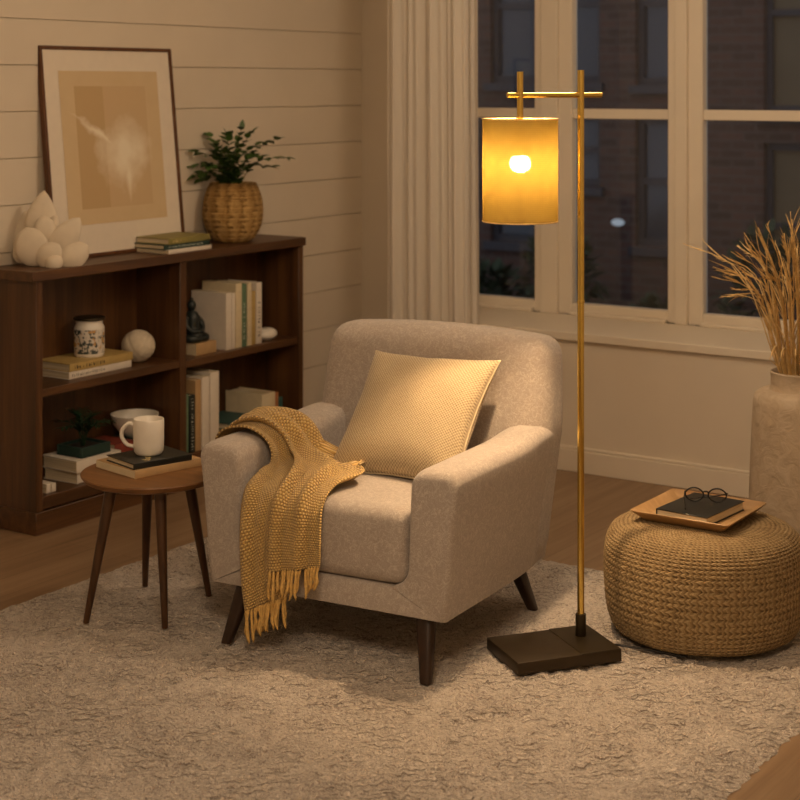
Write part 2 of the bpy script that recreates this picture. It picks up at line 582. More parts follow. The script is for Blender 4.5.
M['ext_pane'] = m_plain('ext_pane', '#3d4148', 0.15, 0, 0.15, 2)
M['ext_blind'] = m_plain('ext_blind', '#6a5a42', 0.7, 0, 0.1, 2)
M['shrub'] = m_plain('shrub', '#35402a', 0.8, 0, 0.4, 6)
M['ground'] = m_plain('ground', '#3d3a36', 0.9, 0, 0.2, 4)

def m_art():
    """pale abstract watercolour: nested tan rectangles with a white cloud; object space y = across, z = up, centred"""
    t = NT('art_print')
    b = t.bsdf(0.75)
    tc = t.n('ShaderNodeTexCoord')
    sep = t.n('ShaderNodeSeparateXYZ'); t.l(tc, sep, 'UV', 0)
    def m(op, a, bb=None, v=None, clamp=False):
        nd = t.n('ShaderNodeMath', operation=op); nd.use_clamp = clamp
        if isinstance(a, float): nd.inputs[0].default_value = a
        else: t.t.links.new(a, nd.inputs[0])
        if bb is not None: t.t.links.new(bb, nd.inputs[1])
        if v is not None: nd.inputs[1].default_value = v
        return nd.outputs[0]
    U, V = sep.outputs[0], sep.outputs[1]
    def band(x, a, bb):
        return m('MULTIPLY', m('GREATER_THAN', x, v=a), m('LESS_THAN', x, v=bb))
    def mix(c1, c2, f):
        nd = t.n('ShaderNodeMix', data_type='RGBA')
        t.t.links.new(f, nd.inputs[0]) 
        if isinstance(c1, tuple): nd.inputs[6].default_value = c1
        else: t.t.links.new(c1, nd.inputs[6])
        if isinstance(c2, tuple): nd.inputs[7].default_value = c2
        else: t.t.links.new(c2, nd.inputs[7])
        return nd.outputs[2]
    nz = t.n('ShaderNodeTexNoise', i_Scale=7, i_Detail=6); t.l(tc, nz, 'UV', 'Vector')
    base = mix(hexc('#cdb48d'), hexc('#d6c09a'), nz.outputs[0])
    inner = m('MULTIPLY', band(U, 0.14, 0.86), band(V, 0.10, 0.90))
    c1 = mix(base, hexc('#cbb089'), inner)
    strip = m('MULTIPLY', inner, m('LESS_THAN', U, v=0.42))
    c2 = mix(c1, hexc('#bfa276'), m('MULTIPLY', strip, v=0.8))
    # cloud
    wob = m('MULTIPLY', m('SUBTRACT', nz.outputs[0], v=0.5), v=0.75)
    dx = m('MULTIPLY', m('SUBTRACT', U, v=0.60), v=2.3)
    dy = m('MULTIPLY', m('SUBTRACT', V, v=0.46), v=2.7)
    d = m('SQRT', m('ADD', m('MULTIPLY', dx, dx), m('MULTIPLY', dy, dy)))
    cl = m('SUBTRACT', 1.0, m('MULTIPLY', m('ADD', d, wob), v=1.45), clamp=True)
    # streak running up to the left
    sx = m('SUBTRACT', U, v=0.36)
    sy = m('ADD', m('SUBTRACT', V, v=0.58), m('MULTIPLY', sx, v=0.55))
    s = m('SUBTRACT', 1.0, m('ADD', m('MULTIPLY', m('ABSOLUTE', m('ADD', sy, m('MULTIPLY', wob, v=0.2))), v=16.0), m('MULTIPLY', m('ABSOLUTE', sx), v=3.2)), clamp=True)
    # drip below
    px = m('SUBTRACT', U, v=0.63)
    p = m('SUBTRACT', 1.0, m('ADD', m('MULTIPLY', m('ABSOLUTE', px), v=16.0), m('MULTIPLY', m('ABSOLUTE', m('SUBTRACT', V, v=0.30)), v=5.0)), clamp=True)
    f = m('MULTIPLY', m('MAXIMUM', m('MAXIMUM', cl, s), p), v=1.25, clamp=True)
    c3 = mix(c2, hexc('#ece0c8'), f)
    t.t.links.new(c3, b.inputs['Base Color'])
    return t.m
M['art'] = m_art()

def m_jar_label():
    t = NT('jar_label')
    b = t.bsdf(0.5)
    mp = t.coord('Object', (1, 1, 1))
    n1 = t.n('ShaderNodeTexNoise', i_Scale=42, i_Detail=3, i_Distortion=1.5); t.l(mp, n1, 0, 'Vector')
    n2 = t.n('ShaderNodeTexNoise', i_Scale=26, i_Detail=2, i_Distortion=1.0); t.l(t.coord('Object', (1, 1, 1), (0, 0, 0), (3, 1, 2)), n2, 0, 'Vector')
    r1 = t.ramp([(0.50, hexc('#d9d0c2')), (0.54, hexc('#3a4644'))]); t.l(n1, r1, 0, 0)
    r2 = t.ramp([(0.60, G(0)), (0.63, G(1))]); t.l(n2, r2, 0, 0)
    mx = t.n('ShaderNodeMix', data_type='RGBA'); t.l(r2, mx, 0, 0)
    t.t.links.new(r1.outputs[0], mx.inputs[6]); mx.inputs[7].default_value = hexc('#c79a5b')
    t.t.links.new(mx.outputs[2], b.inputs['Base Color'])
    return t.m
M['jar_label'] = m_jar_label()

def m_vase():
    t = NT('plaster_vase')
    b = t.bsdf(0.85)
    mp = t.coord()
    a = t.n('ShaderNodeTexNoise', i_Scale=24, i_Detail=6, i_Roughness=0.6, i_Distortion=0.9); t.l(mp, a, 0, 'Vector')
    r = t.ramp([(0.3, hexc('#ae9b82')), (0.5, hexc('#b9a68d')), (0.7, hexc('#c2b098'))]); t.l(a, r, 0, 0); t.l(r, b, 0, 'Base Color')
    t.bump(b, a, 0, 0.5, 0.012)
    return t.m
M['vase'] = m_vase()

# ------------------------------------------------------------------ room
WY, NY = 1.92, 2.371           # ledge face, window wall face
XR, YF, HC = 5.3, -4.9, 2.62
struct('floor', MB().span(-0.02, XR, YF, 2.6, -0.1, 0.0), M['floor'])
struct('ceiling', MB().span(-0.12, XR, YF, 2.6, HC, HC + 0.1), M['ceiling'])
# shiplap wall: overlapping boards with real gaps
mb = MB()
mb.span(-0.12, -0.012, YF, 2.5, 0, HC)
bz = [0.0]
z = 0.113
while z < HC:
    bz.append(z); z += 0.1735
bz.append(HC)
for a, b_ in zip(bz[:-1], bz[1:]):
    mb.span(-0.014, 0.0, YF, NY, a + 0.0014, b_ - 0.0014, 0.001, 1)
struct('wall_left', mb, M['paint_wall'])
struct('wall_right', MB().span(XR, XR + 0.1, YF, 2.6, 0, HC), M['paint_wall'])
struct('wall_front', MB().span(-0.1, XR + 0.1, YF - 0.1, YF, 0, HC), M['paint_wall'])
# back wall with three window openings above a deep ledge
LX, LZ = 0.62, 0.575
SZ, TZ = 0.56, 2.28
openings = [(0.50, 0.995), (1.075, 1.65), (1.70, 2.45)]
mb = MB()
mb.span(-0.012, XR, NY, NY + 0.09, 0, SZ)
mb.span(-0.012, XR, NY, NY + 0.09, TZ, HC)
ex = [-0.012] + [v for o_ in openings for v in o_] + [XR]
for i in range(0, len(ex), 2):
    mb.span(ex[i], ex[i + 1], NY, NY + 0.09, SZ, TZ)
struct('wall_back', mb, M['paint_wall'])
struct('wall_ledge', MB().span(LX + 0.01, XR, WY, NY, 0, LZ - 0.03), M['paint_wall'])
mb = MB()
mb.span(LX, XR, WY - 0.016, NY, LZ - 0.034, LZ, 0.004, 2)
struct('trim_1', mb, M['paint'])
mb = MB()
mb.span(LX + 0.01, XR, WY - 0.016, WY, 0.0, 0.09, 0.002, 1)
mb.span(LX + 0.01, XR, WY - 0.011, WY, 0.09, 0.104, 0.004, 2)
mb.span(LX - 0.006, LX + 0.01, WY - 0.016, NY, 0.0, 0.1, 0.003, 1)
mb.span(0.0, LX - 0.006, NY - 0.016, NY, 0.0, 0.1, 0.003, 1)
struct('baseboard_back', mb, M['paint'])
mb = MB()
mb.span(0.0, 0.016, 1.58, NY - 0.016, 0.0, 0.1, 0.003, 1)
struct('baseboard_left', mb, M['paint'])
# mullion casings between the windows
mb = MB()
for a, b_ in ((0.44, 0.50), (0.995, 1.075), (1.65, 1.70), (2.45, 2.55)):
    mb.span(a - 0.003, b_ + 0.003, NY - 0.014, NY + 0.02, LZ, TZ, 0.003, 1)
mb.span(0.42, 2.57, NY - 0.018, NY + 0.02, TZ - 0.01, TZ + 0.09, 0.003, 1)
struct('trim_2', mb, M['paint'])
# windows
for k, (a, b_) in enumerate(openings):
    f = MB()
    y0, y1 = NY + 0.008, NY + 0.066
    sl, sr = (0.066, 0.044)
    f.span(a, a + sl, y0, y1, LZ, TZ, 0.004, 1)
    f.span(b_ - sr, b_, y0, y1, LZ, TZ, 0.004, 1)
    f.span(a + sl, b_ - sr, y0, y1, LZ, LZ + 0.05, 0.004, 1)
    f.span(a + sl, b_ - sr, y0 - 0.03, y0, LZ, LZ + 0.016, 0.003, 1)
    f.span(a + sl, b_ - sr, y0, y1, TZ - 0.07, TZ, 0.004, 1)
    f.span(a + sl, b_ - sr, y0 + 0.012, y1 - 0.004, 1.450, 1.494, 0.003, 1)
    w = struct('window_%d' % (k + 1), f, M['paint'])
    MB().span(a + sl - 0.01, b_ - sr + 0.01, NY + 0.044, NY + 0.050, LZ + 0.04, TZ - 0.06).build('glass_pane', M['glass'], w, smooth=False)

# ------------------------------------------------------------------ rug
def make_rug():
    x0, x1, y0, y1 = 0.775, 3.115, -2.35, 0.745
    nx, ny = 300, 390
    rng = np.random.default_rng(4)
    def vnoise(fx, fy):
        gx, gy = int(fx) + 3, int(fy) + 3
        g = rng.random((gx, gy))
        X = np.linspace(0, fx, nx + 1); Y = np.linspace(0, fy, ny + 1)
        xi = X.astype(int); yi = Y.astype(int)
        tx = (X - xi)[:, None]; ty = (Y - yi)[None, :]
        tx = tx * tx * (3 - 2 * tx); ty = ty * ty * (3 - 2 * ty)
        a = g[np.ix_(xi, yi)]; b = g[np.ix_(xi + 1, yi)]; c = g[np.ix_(xi, yi + 1)]; d = g[np.ix_(xi + 1, yi + 1)]
        return (a * (1 - tx) + b * tx) * (1 - ty) + (c * (1 - tx) + d * tx) * ty
    X = np.linspace(x0, x1, nx + 1)[:, None] * np.ones((1, ny + 1))
    Y = np.linspace(y0, y1, ny + 1)[None, :] * np.ones((nx + 1, 1))
    fine = vnoise(150, 200) - 0.5
    mid = vnoise(60, 80) - 0.5
    big = vnoise(9, 12) - 0.5
    # carved lozenge bands
    a = R(33.9)
    U = X * math.cos(a) + Y * math.sin(a); V = -X * math.sin(a) + Y * math.cos(a)
    lines = np.abs(((V * 16 + 0.5 * (vnoise(30, 40))) % 1.0) - 0.5)
    carve = np.clip(1 - lines * 7, 0, 1) * (vnoise(14, 18) > 0.45)
    Lz = np.abs(((X * 1.9) % 1) - 0.5) * 2; Lw = np.abs(((Y * 1.35) % 1) - 0.5) * 2
    dia = np.abs(((Lz + Lw) * 2.0) % 1.0 - 0.5)
    carve2 = np.clip(1 - dia * 9, 0, 1) * (vnoise(10, 14) > 0.4)
    Z = 0.0125 + fine * 0.011 + mid * 0.009 + big * 0.002 - carve * 0.008 - carve2 * 0.008
    Z = np.clip(Z, 0.002, 0.0205)
    e = 5
    for i in range(e):
        k = i / e
        Z[i, :] *= k * 0.9 + 0.1; Z[nx - i, :] *= k * 0.9 + 0.1
        Z[:, i] *= k * 0.9 + 0.1; Z[:, ny - i] *= k * 0.9 + 0.1
    jx = (vnoise(80, 200) - 0.5) * 0.014; jy = (vnoise(200, 80) - 0.5) * 0.014
    X = X + jx; Y = Y + jy
    co = np.stack([X, Y, Z], -1).reshape(-1, 3)
    I = np.arange((nx + 1) * (ny + 1)).reshape(nx + 1, ny + 1)
    F = np.stack([I[:-1, :-1], I[1:, :-1], I[1:, 1:], I[:-1, 1:]], -1).reshape(-1, 4)
    me = bpy.data.meshes.new('rug')
    me.from_pydata(co.tolist(), [], F.tolist())
    me.shade_smooth()
    me.materials.append(M['rug'])
    o = bpy.data.objects.new('rug', me); C.objects.link(o)
    tag(o, 'cream shaggy area rug with a carved pattern under the armchair and lamp', 'rug')
    return o
make_rug()
RT = 0.02      # walking height of the pile

# ------------------------------------------------------------------ books
def glyph_run(mb, y0, y1, zc, hgt, x, rnd):
    """row of small irregular printed marks on the plane x, running along y"""
    y = y0
    while y < y1:
        w = rnd.uniform(0.35, 0.9) * hgt
        if rnd.random() < 0.16:
            y += w * 0.8; continue
        hh = hgt * rnd.choice((0.7, 1.0, 1.0))
        mb.span(x - 0.0003, x + 0.0004, y, y + w * 0.3, zc - hgt / 2, zc - hgt / 2 + hh)
        if rnd.random() < 0.6:
            mb.span(x - 0.0003, x + 0.0004, y, y + w * 0.75, zc - hgt / 2 + hh * rnd.choice((0, 0.4, 0.8)), zc - hgt / 2 + hh * 0.2 + hh * 0.0 + hgt * 0.5)
        y += w + hgt * 0.25

def book(label, loc, L, W, T, cover, rz=0.0, standing=False, group=None, paperback=False, text=None, spine_mat=None, name='book', pages='pages', seed=1, text_span=(0.12, 0.7)):
    """local: spine faces +x, spine length L along y, thickness T along z; standing turns it upright"""
    root = thing(name, label, 'book', loc, rz, group)
    ct = 0.0018 if paperback else 0.003
    ov = 0.0 if paperback else 0.004
    fix = (lambda p: (p[0], p[2] - T / 2, p[1] + L / 2)) if standing else (lambda p: p)
    c = MB()
    c.span(-W / 2, W / 2, -L / 2, L / 2, 0, ct, 0.0008, 1)
    c.span(-W / 2, W / 2, -L / 2, L / 2, T - ct, T, 0.0008, 1)
    c.span(W / 2 - ct, W / 2, -L / 2, L / 2, 0.0003, T - 0.0003, 0.0012, 2)
    c.apply(fix)
    c.build('cover', M[cover], root, world=False)
    p = MB()
    p.span(-W / 2 + ov, W / 2 - ct * 0.5, -L / 2 + ov, L / 2 - ov, ct * 0.9, T - ct * 0.9)
    p.apply(fix)
    p.build('pages', M[pages], root, world=False, smooth=False)
    if text:
        rnd = random.Random(seed)
        g = MB()
        glyph_run(g, -L / 2 + L * text_span[0], -L / 2 + L * text_span[1], T / 2, T * 0.42, W / 2, rnd)
        g.apply(fix)
        g.build('spine_lettering', M[text], root, world=False, smooth=False)
    return root

# ------------------------------------------------------------------ bookshelf
bs = thing('bookshelf', 'low walnut bookshelf with four open compartments against the shiplap wall', 'bookshelf', (0.135, 0.76, 0))
XF, XB = 0.26, 0.012
MB().span(XB, XF + 0.012, -0.028, 1.565, 0.902, 0.938, 0.002, 1).build('top_board', M['walnut_y'], bs)
MB().span(XB, XF, 0.0, 0.033, 0.08, 0.902, 0.0015, 1).build('side_panel', M['walnut_z'], bs)
MB().span(XB, XF, 1.527, 1.56, 0.08, 0.902, 0.0015, 1).build('side_panel', M['walnut_z'], bs)
MB().span(XB + 0.014, XF - 0.002, 0.763, 0.802, 0.131, 0.902, 0.0015, 1).build('divider', M['walnut_z'], bs)
MB().span(XB + 0.014, XF - 0.004, 0.033, 0.763, 0.485, 0.514, 0.0015, 1).build('shelf', M['walnut_y'], bs)
MB().span(XB + 0.014, XF - 0.004, 0.802, 1.527, 0.478, 0.507, 0.0015, 1).build('shelf', M['walnut_y'], bs)
MB().span(XB + 0.014, XF - 0.001, 0.033, 1.527, 0.085, 0.131, 0.0015, 1).build('bottom_board', M['walnut_y'], bs)
MB().span(XB, XB + 0.014, 0.033, 1.527, 0.08, 0.902).build('back_panel', M['walnut_z'], bs)
mb = MB()
mb.span(XB + 0.004, XF + 0.004, -0.004, 1.564, 0.0, 0.08, 0.002, 1)
mb.build('plinth', M['walnut_y'], bs)

TB = 0.938
# --- sculpture of petals
sc = thing('petal_sculpture', 'cream ceramic sculpture of clustered petals on the left end of the bookshelf', 'sculpture', (0.125, 0.155, TB))
def petal(loc, h, w, th, yaw, pitch, roll=0.0, tip=1.0, name='petal'):
    """pointed leaf body standing on its base, facing +x"""
    mb = MB()
    rings = []
    n = 20
    for i in range(13):
        t = i / 12
        prof = math.sin(PI * min(1, t) ** 0.72) ** 0.75 if 0 < t < 1 else 0.0
        wid = w / 2 * (prof if t < 0.55 else prof * (1 - (t - 0.55) * 0.32 * tip))
        if tip < 0.95:
            ell = max(0.0, 1 - (2 * t ** 1.12 - 1) ** 2) ** 0.5
            wid = wid * tip + w / 2 * ell * (1 - tip)
        wid = max(wid, 0.0015)
        tk = th / 2 * max(0.03, math.sin(PI * t) ** 0.55 if 0 < t < 1 else 0.03)
        bow = -0.18 * h * (t - 0.3) ** 2
        rings.append([(tk * math.cos(2 * PI * j / n) + bow, wid * math.sin(2 * PI * j / n), h * t) for j in range(n)])
    mb.loft(rings)
    m = Matrix.Translation(loc) @ Matrix.Rotation(R(yaw), 4, 'Z') @ Matrix.Rotation(R(roll), 4, 'X') @ Matrix.Rotation(R(pitch), 4, 'Y')
    mb.apply(lambda v: m @ v)
    return mb.build(name, M['bisque'], sc, world=False, angle=70)
CAMYAW = -42
# local frame: image-right ~ (0.83, 0.56) in x,y; toward camera ~ (0.56, -0.83)
def pp(r, d, z): return (0.83 * r + 0.56 * d, 0.56 * r - 0.83 * d, z)
petal(pp(-0.005, 0.0, 0.085), 0.19, 0.118, 0.036, -50, -4, -3, 0.9)
petal(pp(-0.035, -0.03, 0.03), 0.20, 0.125, 0.034, -55, -20, 24, 0.6)
petal(pp(0.025, 0.035, 0.085), 0.10, 0.08, 0.034, -45, 0, 6, 0.35)
petal(pp(0.045, 0.005, 0.10), 0.085, 0.045, 0.035, -45, 4, -4, 0.2)
petal(pp(0.035, 0.03, 0.025), 0.185, 0.105, 0.034, -45, 6, -36, 0.6)
petal(pp(-0.005, 0.05, 0.0), 0.15, 0.125, 0.038, -50, 8, 14, 0.35)
petal(pp(0.005, 0.06, 0.0), 0.11, 0.095, 0.04, -50, 10, -40, 0.3)
petal(pp(0.065, 0.035, -0.005), 0.135, 0.10, 0.05, -45, 4, -54, 0.25)
petal(pp(0.03, 0.072, -0.002), 0.07, 0.06, 0.055, -48, 10, -60, 0.1)
petal(pp(-0.055, 0.03, 0.01), 0.085, 0.055, 0.035, -60, -6, 30, 0.9)

# --- framed print leaning against the wall
fr = thing('framed_print', 'large framed beige abstract print leaning against the shiplap wall', 'picture', (0.09, 0.622, TB + 0.001))
FW, FH, FD = 0.735, 0.815, 0.024
lean = math.asin(0.082 / FH)
mrot = Matrix.Rotation(-lean, 4, 'Y')
def fbar(a0, a1, b0, b1):
    return MB().span(-FD, 0, a0, a1, b0, b1, 0.0015, 1)
mb = MB()
bw = 0.014
mb.span(-FD, 0, -FW / 2, -FW / 2 + bw, 0, FH, 0.0015, 1)
mb.span(-FD, 0, FW / 2 - bw, FW / 2, 0, FH, 0.0015, 1)
mb.span(-FD, 0, -FW / 2 + bw, FW / 2 - bw, 0, bw, 0.0015, 1)
mb.span(-FD, 0, -FW / 2 + bw, FW / 2 - bw, FH - bw, FH, 0.0015, 1)
mb.apply(lambda v: mrot @ v)
mb.build('frame', M['frame_wood'], fr, world=False)
mb = MB().span(-FD + 0.003, -0.008, -FW / 2 + bw * 0.8, FW / 2 - bw * 0.8, bw * 0.8, FH - bw * 0.8)
mb.apply(lambda v: mrot @ v); mb.build('mat_board', M['mat_board'], fr, world=False, smooth=False)
mb = MB()
AW0, AW1, AH0, AH1 = -0.275, 0.275, 0.125, 0.72
mb.grid([[(-0.0065, AW0, AH0), (-0.0065, AW0, AH1)], [(-0.0065, AW1, AH0), (-0.0065, AW1, AH1)]], uvs=lambda i, j: (i, j))
mb.apply(lambda v: mrot @ v); mb.build('art_print', M['art'], fr, world=False, smooth=False)

# --- three books on top
book('white book at the bottom of the three-book stack beside the woven pot', (0.168, 0.83, TB), 0.262, 0.17, 0.016, 'cover_white', 0.02, seed=3, group='books stacked on the bookshelf top', paperback=True)
book('dark green book in the middle of the stack beside the woven pot', (0.158, 0.823, TB + 0.016), 0.262, 0.175, 0.02, 'cover_green', -0.03, text='lettering_pale', seed=5, group='books stacked on the bookshelf top', text_span=(0.1, 0.85))
book('olive green book on top of the stack beside the woven pot', (0.163, 0.83, TB + 0.036), 0.255, 0.17, 0.024, 'cover_olive', 0.03, text='ink_gold', seed=8, group='books stacked on the bookshelf top', text_span=(0.1, 0.32))

# --- woven pot with foliage
PB = (0.135, 1.235, TB)
def uvrow(rowh, n, rad):
    return lambda i, j: (2 * PI * rad * j / n, i * rowh)
prof = [(0.0, 0.001), (0.058, 0.0), (0.072, 0.005), (0.094, 0.024), (0.114, 0.06), (0.1235, 0.10), (0.1235, 0.14), (0.117, 0.18), (0.106, 0.212), (0.097, 0.228), (0.094, 0.236)]
pts = cr([(r_, 0, z_) for r_, z_ in prof[1:]], 70)
rings_ = [(p.x + 0.0022 * math.cos(k * PI), p.z) for k, p in enumerate(pts)]
rings_ += [(0.087, 0.236), (0.084, 0.225), (0.09, 0.20)]
mb = MB(); mb.lathe(rings_, 56, cap0=True, cap1=True, uv=lambda i, j: (2 * PI * 0.12 * j / 56, i * 0.25))
wp = mb.build('woven_pot', M['seagrass'], None, smooth=True, angle=80)
wp.location = PB; wp.scale = (1.03, 1.03, 1.06)
tag(wp, 'round woven seagrass pot on the right end of the bookshelf', 'pot')

def leaf_mesh(mb, base, d, up, ln, wd, fold=0.15):
    d = d.normalized(); s = d.cross(up)
    if s.length < 1e-5: s = Vector((1, 0, 0))
    s.normalize(); u = s.cross(d).normalized()
    rows = []
    for i in range(6):
        t = i / 5
        w = wd / 2 * math.sin(PI * (0.06 + 0.94 * t) ** 0.8) if t < 1 else 0.0004
        w = max(w, 0.0005)
        c = base + d * (ln * t) - u * (ln * 0.22 * t * t)
        rows.append([c - s * w + u * (w * fold), c, c + s * w + u * (w * fold)])
    mb.grid(rows)

def branchy(root, origin, tips, leaf_l, leaf_w, mat_leaf, rnd, first=0.35, nl=6, stem_r=0.0022):
    for tip in tips:
        tip = Vector(tip)
        o = Vector(origin) + Vector((rnd.uniform(-.03, .03), rnd.uniform(-.03, .03), 0))
        mid = o.lerp(tip, 0.5) + Vector((0, 0, 0.035 + 0.15 * (tip - o).xy.length))
        path = cr([o, o + Vector((0, 0, 0.04)) + (tip - o) * 0.08, mid, tip], 16)
        b = MB().tube(path, [stem_r * (1 - 0.6 * k / 15) for k in range(16)], 6).build('branch', M['stem'], root)
        mb = MB()
        for k in range(nl):
            t = first + (1 - first) * k / (nl - 1)
            ii = min(14, int(t * 15)); p = path[ii].lerp(path[ii + 1], t * 15 - ii)
            d = (path[ii + 1] - path[ii]).normalized()
            sd = d.cross(Vector((0, 0, 1)))
            if sd.length < 1e-4: sd = Vector((1, 0, 0))
            sd.normalize()
            for sg in (-1, 1):
                dd = d * 0.55 + sd * sg * 0.8 + Vector((rnd.uniform(-.35, .35), rnd.uniform(-.35, .35), rnd.uniform(-.25, .45)))
                L = leaf_l * rnd.uniform(0.75, 1.15) * (1.0 - 0.25 * t)
                leaf_mesh(mb, p, dd, Vector((rnd.uniform(-.4, .4), rnd.uniform(-.4, .4), 1)), L, leaf_w * rnd.uniform(0.8, 1.1))
        leaf_mesh(mb, path[-1], path[-1] - path[-2], Vector((0.3, 0, 1)), leaf_l * 0.8, leaf_w * 0.8)
        mb.build('leaves', M[mat_leaf], b, angle=None)

rnd = random.Random(5)
gp = thing('leafy_plant', 'bushy green plant with oval leaves growing from the woven seagrass pot', 'plant', (PB[0], PB[1], TB + 0.19))
ox, oy, oz = PB[0], PB[1], TB + 0.2
def tipat(r, d, h): return (ox + 1.08 * (0.83 * r + 0.4 * d), oy + 1.08 * (0.56 * r - 0.83 * d), oz + 1.03 * h)
tips = [tipat(-.19, .02, .115), tipat(-.13, .05, .175), tipat(-.10, -.04, .235), tipat(-.05, .06, .20), tipat(-.075, .08, .12), tipat(-.15, -.02, .05),
        tipat(.025, -.03, .265), tipat(.075, .02, .25), tipat(.075, -.06, .20), tipat(.17, .02, .225), tipat(.205, .0, .15), tipat(.12, .05, .16), tipat(-.02, .02, .24), tipat(-.13, .06, .08), tipat(.14, -.04, .11), tipat(-.06, .03, .17), tipat(.0, .07, .17)]
branchy(gp, (ox, oy, oz), tips, 0.055, 0.031, 'leaf', rnd, 0.30, 9)
MB().lathe([(0.0, 0), (0.082, 0.0), (0.08, 0.012), (0.0, 0.016)], 32, (ox, oy, oz - 0.008), False, False).build('soil', M['soil'], gp)

# --- upper left compartment
S1 = 0.514
book('white book under the yellow book on the upper left shelf', (0.108, 0.385, S1), 0.33, 0.185, 0.027, 'cover_white', 0.0, text='ink', seed=17, group='books lying on the upper left shelf', text_span=(0.05, 0.55))
book('yellow book under the floral jar on the upper left shelf', (0.106, 0.392, S1 + 0.027), 0.335, 0.185, 0.03, 'cover_yellow', 0.0, text='ink', seed=13, group='books lying on the upper left shelf', text_span=(0.08, 0.55))
jar = thing('candle_jar', 'lidded glass candle jar with a dark floral label on the yellow book', 'jar', (0.122, 0.402, S1 + 0.057))
MB().lathe([(0.0, 0.0), (0.052, 0.0), (0.056, 0.005), (0.057, 0.012), (0.057, 0.108), (0.053, 0.117), (0.050, 0.122), (0.050, 0.138), (0.0, 0.138)], 40, cap0=False, cap1=False).build('glass_body', M['ceramic'], jar, world=False)
MB().lathe([(0.0574, 0.014), (0.0578, 0.016), (0.0578, 0.102), (0.0574, 0.104)], 40, cap0=False, cap1=False).build('floral_label', M['jar_label'], jar, world=False)
MB().lathe([(0.0, 0.137), (0.054, 0.137), (0.059, 0.139), (0.0605, 0.143), (0.059, 0.147), (0.05, 0.149), (0.0, 0.149)], 40, cap0=False, cap1=False).build('lid', M['bronze_dark'], jar, world=False)
ball = thing('stone_ball', 'round stone ball with carved crossing lines on the upper left shelf', 'ornament', (0.14, 0.652, S1))
br_ = 0.066
def ballr(v):
    n = v.normalized(); d = 1.0
    for a in (Vector((.9, .2, .6)), Vector((.3, -.8, .6)), Vector((.1, .95, .35)), Vector((.6, .6, -.55))):
        q = abs(n.dot(a.normalized()) - 0.12)
        d -= 0.085 * max(0, 1 - q / 0.05)
    return v * d
mb = MB().sphere((0, 0, 0), (br_, br_, br_ * 0.96), 64, 40); mb.apply(ballr); mb.apply(lambda v: (v.x, v.y, v.z + br_ * 0.94))
mb.build('ball', M['stone'], ball, world=False, angle=80)

# --- upper right compartment
S2 = 0.507
UPG = 'books standing on the upper right shelf'
book('small tan book lying under the dark figurine on the upper right shelf', (0.15, 0.972, S2), 0.125, 0.13, 0.048, 'cover_tan', 0.0, paperback=True, pages='cover_cream')
fg = thing('figurine', 'dark glossy figurine sitting on the small tan book', 'figurine', (0.15, 0.955, S2 + 0.048))
mb = MB()
mb.lathe([(0.0, 0.0), (0.04, 0.0), (0.047, 0.012), (0.044, 0.03), (0.034, 0.045), (0.03, 0.07), (0.033, 0.095), (0.026, 0.115), (0.012, 0.125), (0.01, 0.132), (0.0, 0.133)], 28, cap0=False, cap1=False, rfun=lambda a, z: 1 + 0.12 * math.cos(2 * a))
mb.build('body', M['cover_navy'], fg, world=False, angle=80)
mb = MB().sphere((0, 0, 0.146), (0.019, 0.019, 0.023), 20, 14); mb.sphere((0, 0, 0.17), (0.008, 0.008, 0.009), 12, 8)
mb.build('head', M['cover_navy'], fg, world=False, angle=80)
for s in (-1, 1):
    MB().tube(cr([(0, 0.03 * s, 0.10), (0.012, 0.048 * s, 0.07), (0.032, 0.03 * s, 0.045), (0.045, 0.008 * s, 0.045)], 10), [0.011, 0.0115, 0.012, 0.012, 0.0115, 0.011, 0.0105, 0.01, 0.009, 0.008], 10).build('arm', M['cover_navy'], fg, world=False)
    MB().tube(cr([(0.0, 0.02 * s, 0.018), (0.02, 0.05 * s, 0.018), (0.045, 0.035 * s, 0.016), (0.05, -0.005 * s, 0.014)], 10), [0.016] * 7 + [0.014, 0.012, 0.01], 10).build('leg', M['cover_navy'], fg, world=False)
xs = 0.135
book('widest white book, first in the upright row right of the figurine', (xs - 0.004, 1.100, S2), 0.235, 0.19, 0.034, 'cover_white', 0, True, UPG, True)
book('slim white book between the widest white book and the taller cream one', (xs - 0.004, 1.1305, S2), 0.232, 0.19, 0.02, 'cover_white', 0, True, UPG, True)
book('tall cream book standing left of the green spine', (xs, 1.1635, S2), 0.268, 0.185, 0.038, 'cover_cream', 0, True, UPG, True)
book('green book in the upright row on the upper right shelf', (xs, 1.201, S2), 0.262, 0.18, 0.03, 'cover_sage', 0, True, UPG, False, 'lettering_pale', seed=21)
book('cream book between the green and yellow spines', (xs, 1.2335, S2), 0.262, 0.185, 0.028, 'cover_cream', 0, True, UPG)
book('shorter yellow book in the upright row', (xs, 1.2625, S2), 0.225, 0.18, 0.026, 'cover_yellow', 0, True, UPG)
book('grey white book with dark spine lettering, last in the upright row beside the egg stone', (xs, 1.297, S2), 0.258, 0.185, 0.036, 'cover_white', 0, True, UPG, False, 'ink', seed=23)
egg = MB().sphere((0, 0, 0.026), (0.04, 0.056, 0.0275), 32, 18).build('egg_stone', M['ceramic'], None, angle=80)
egg.location = (0.19, 1.392, S2)
tag(egg, 'smooth pale egg shaped stone beside the upright books', 'ornament')

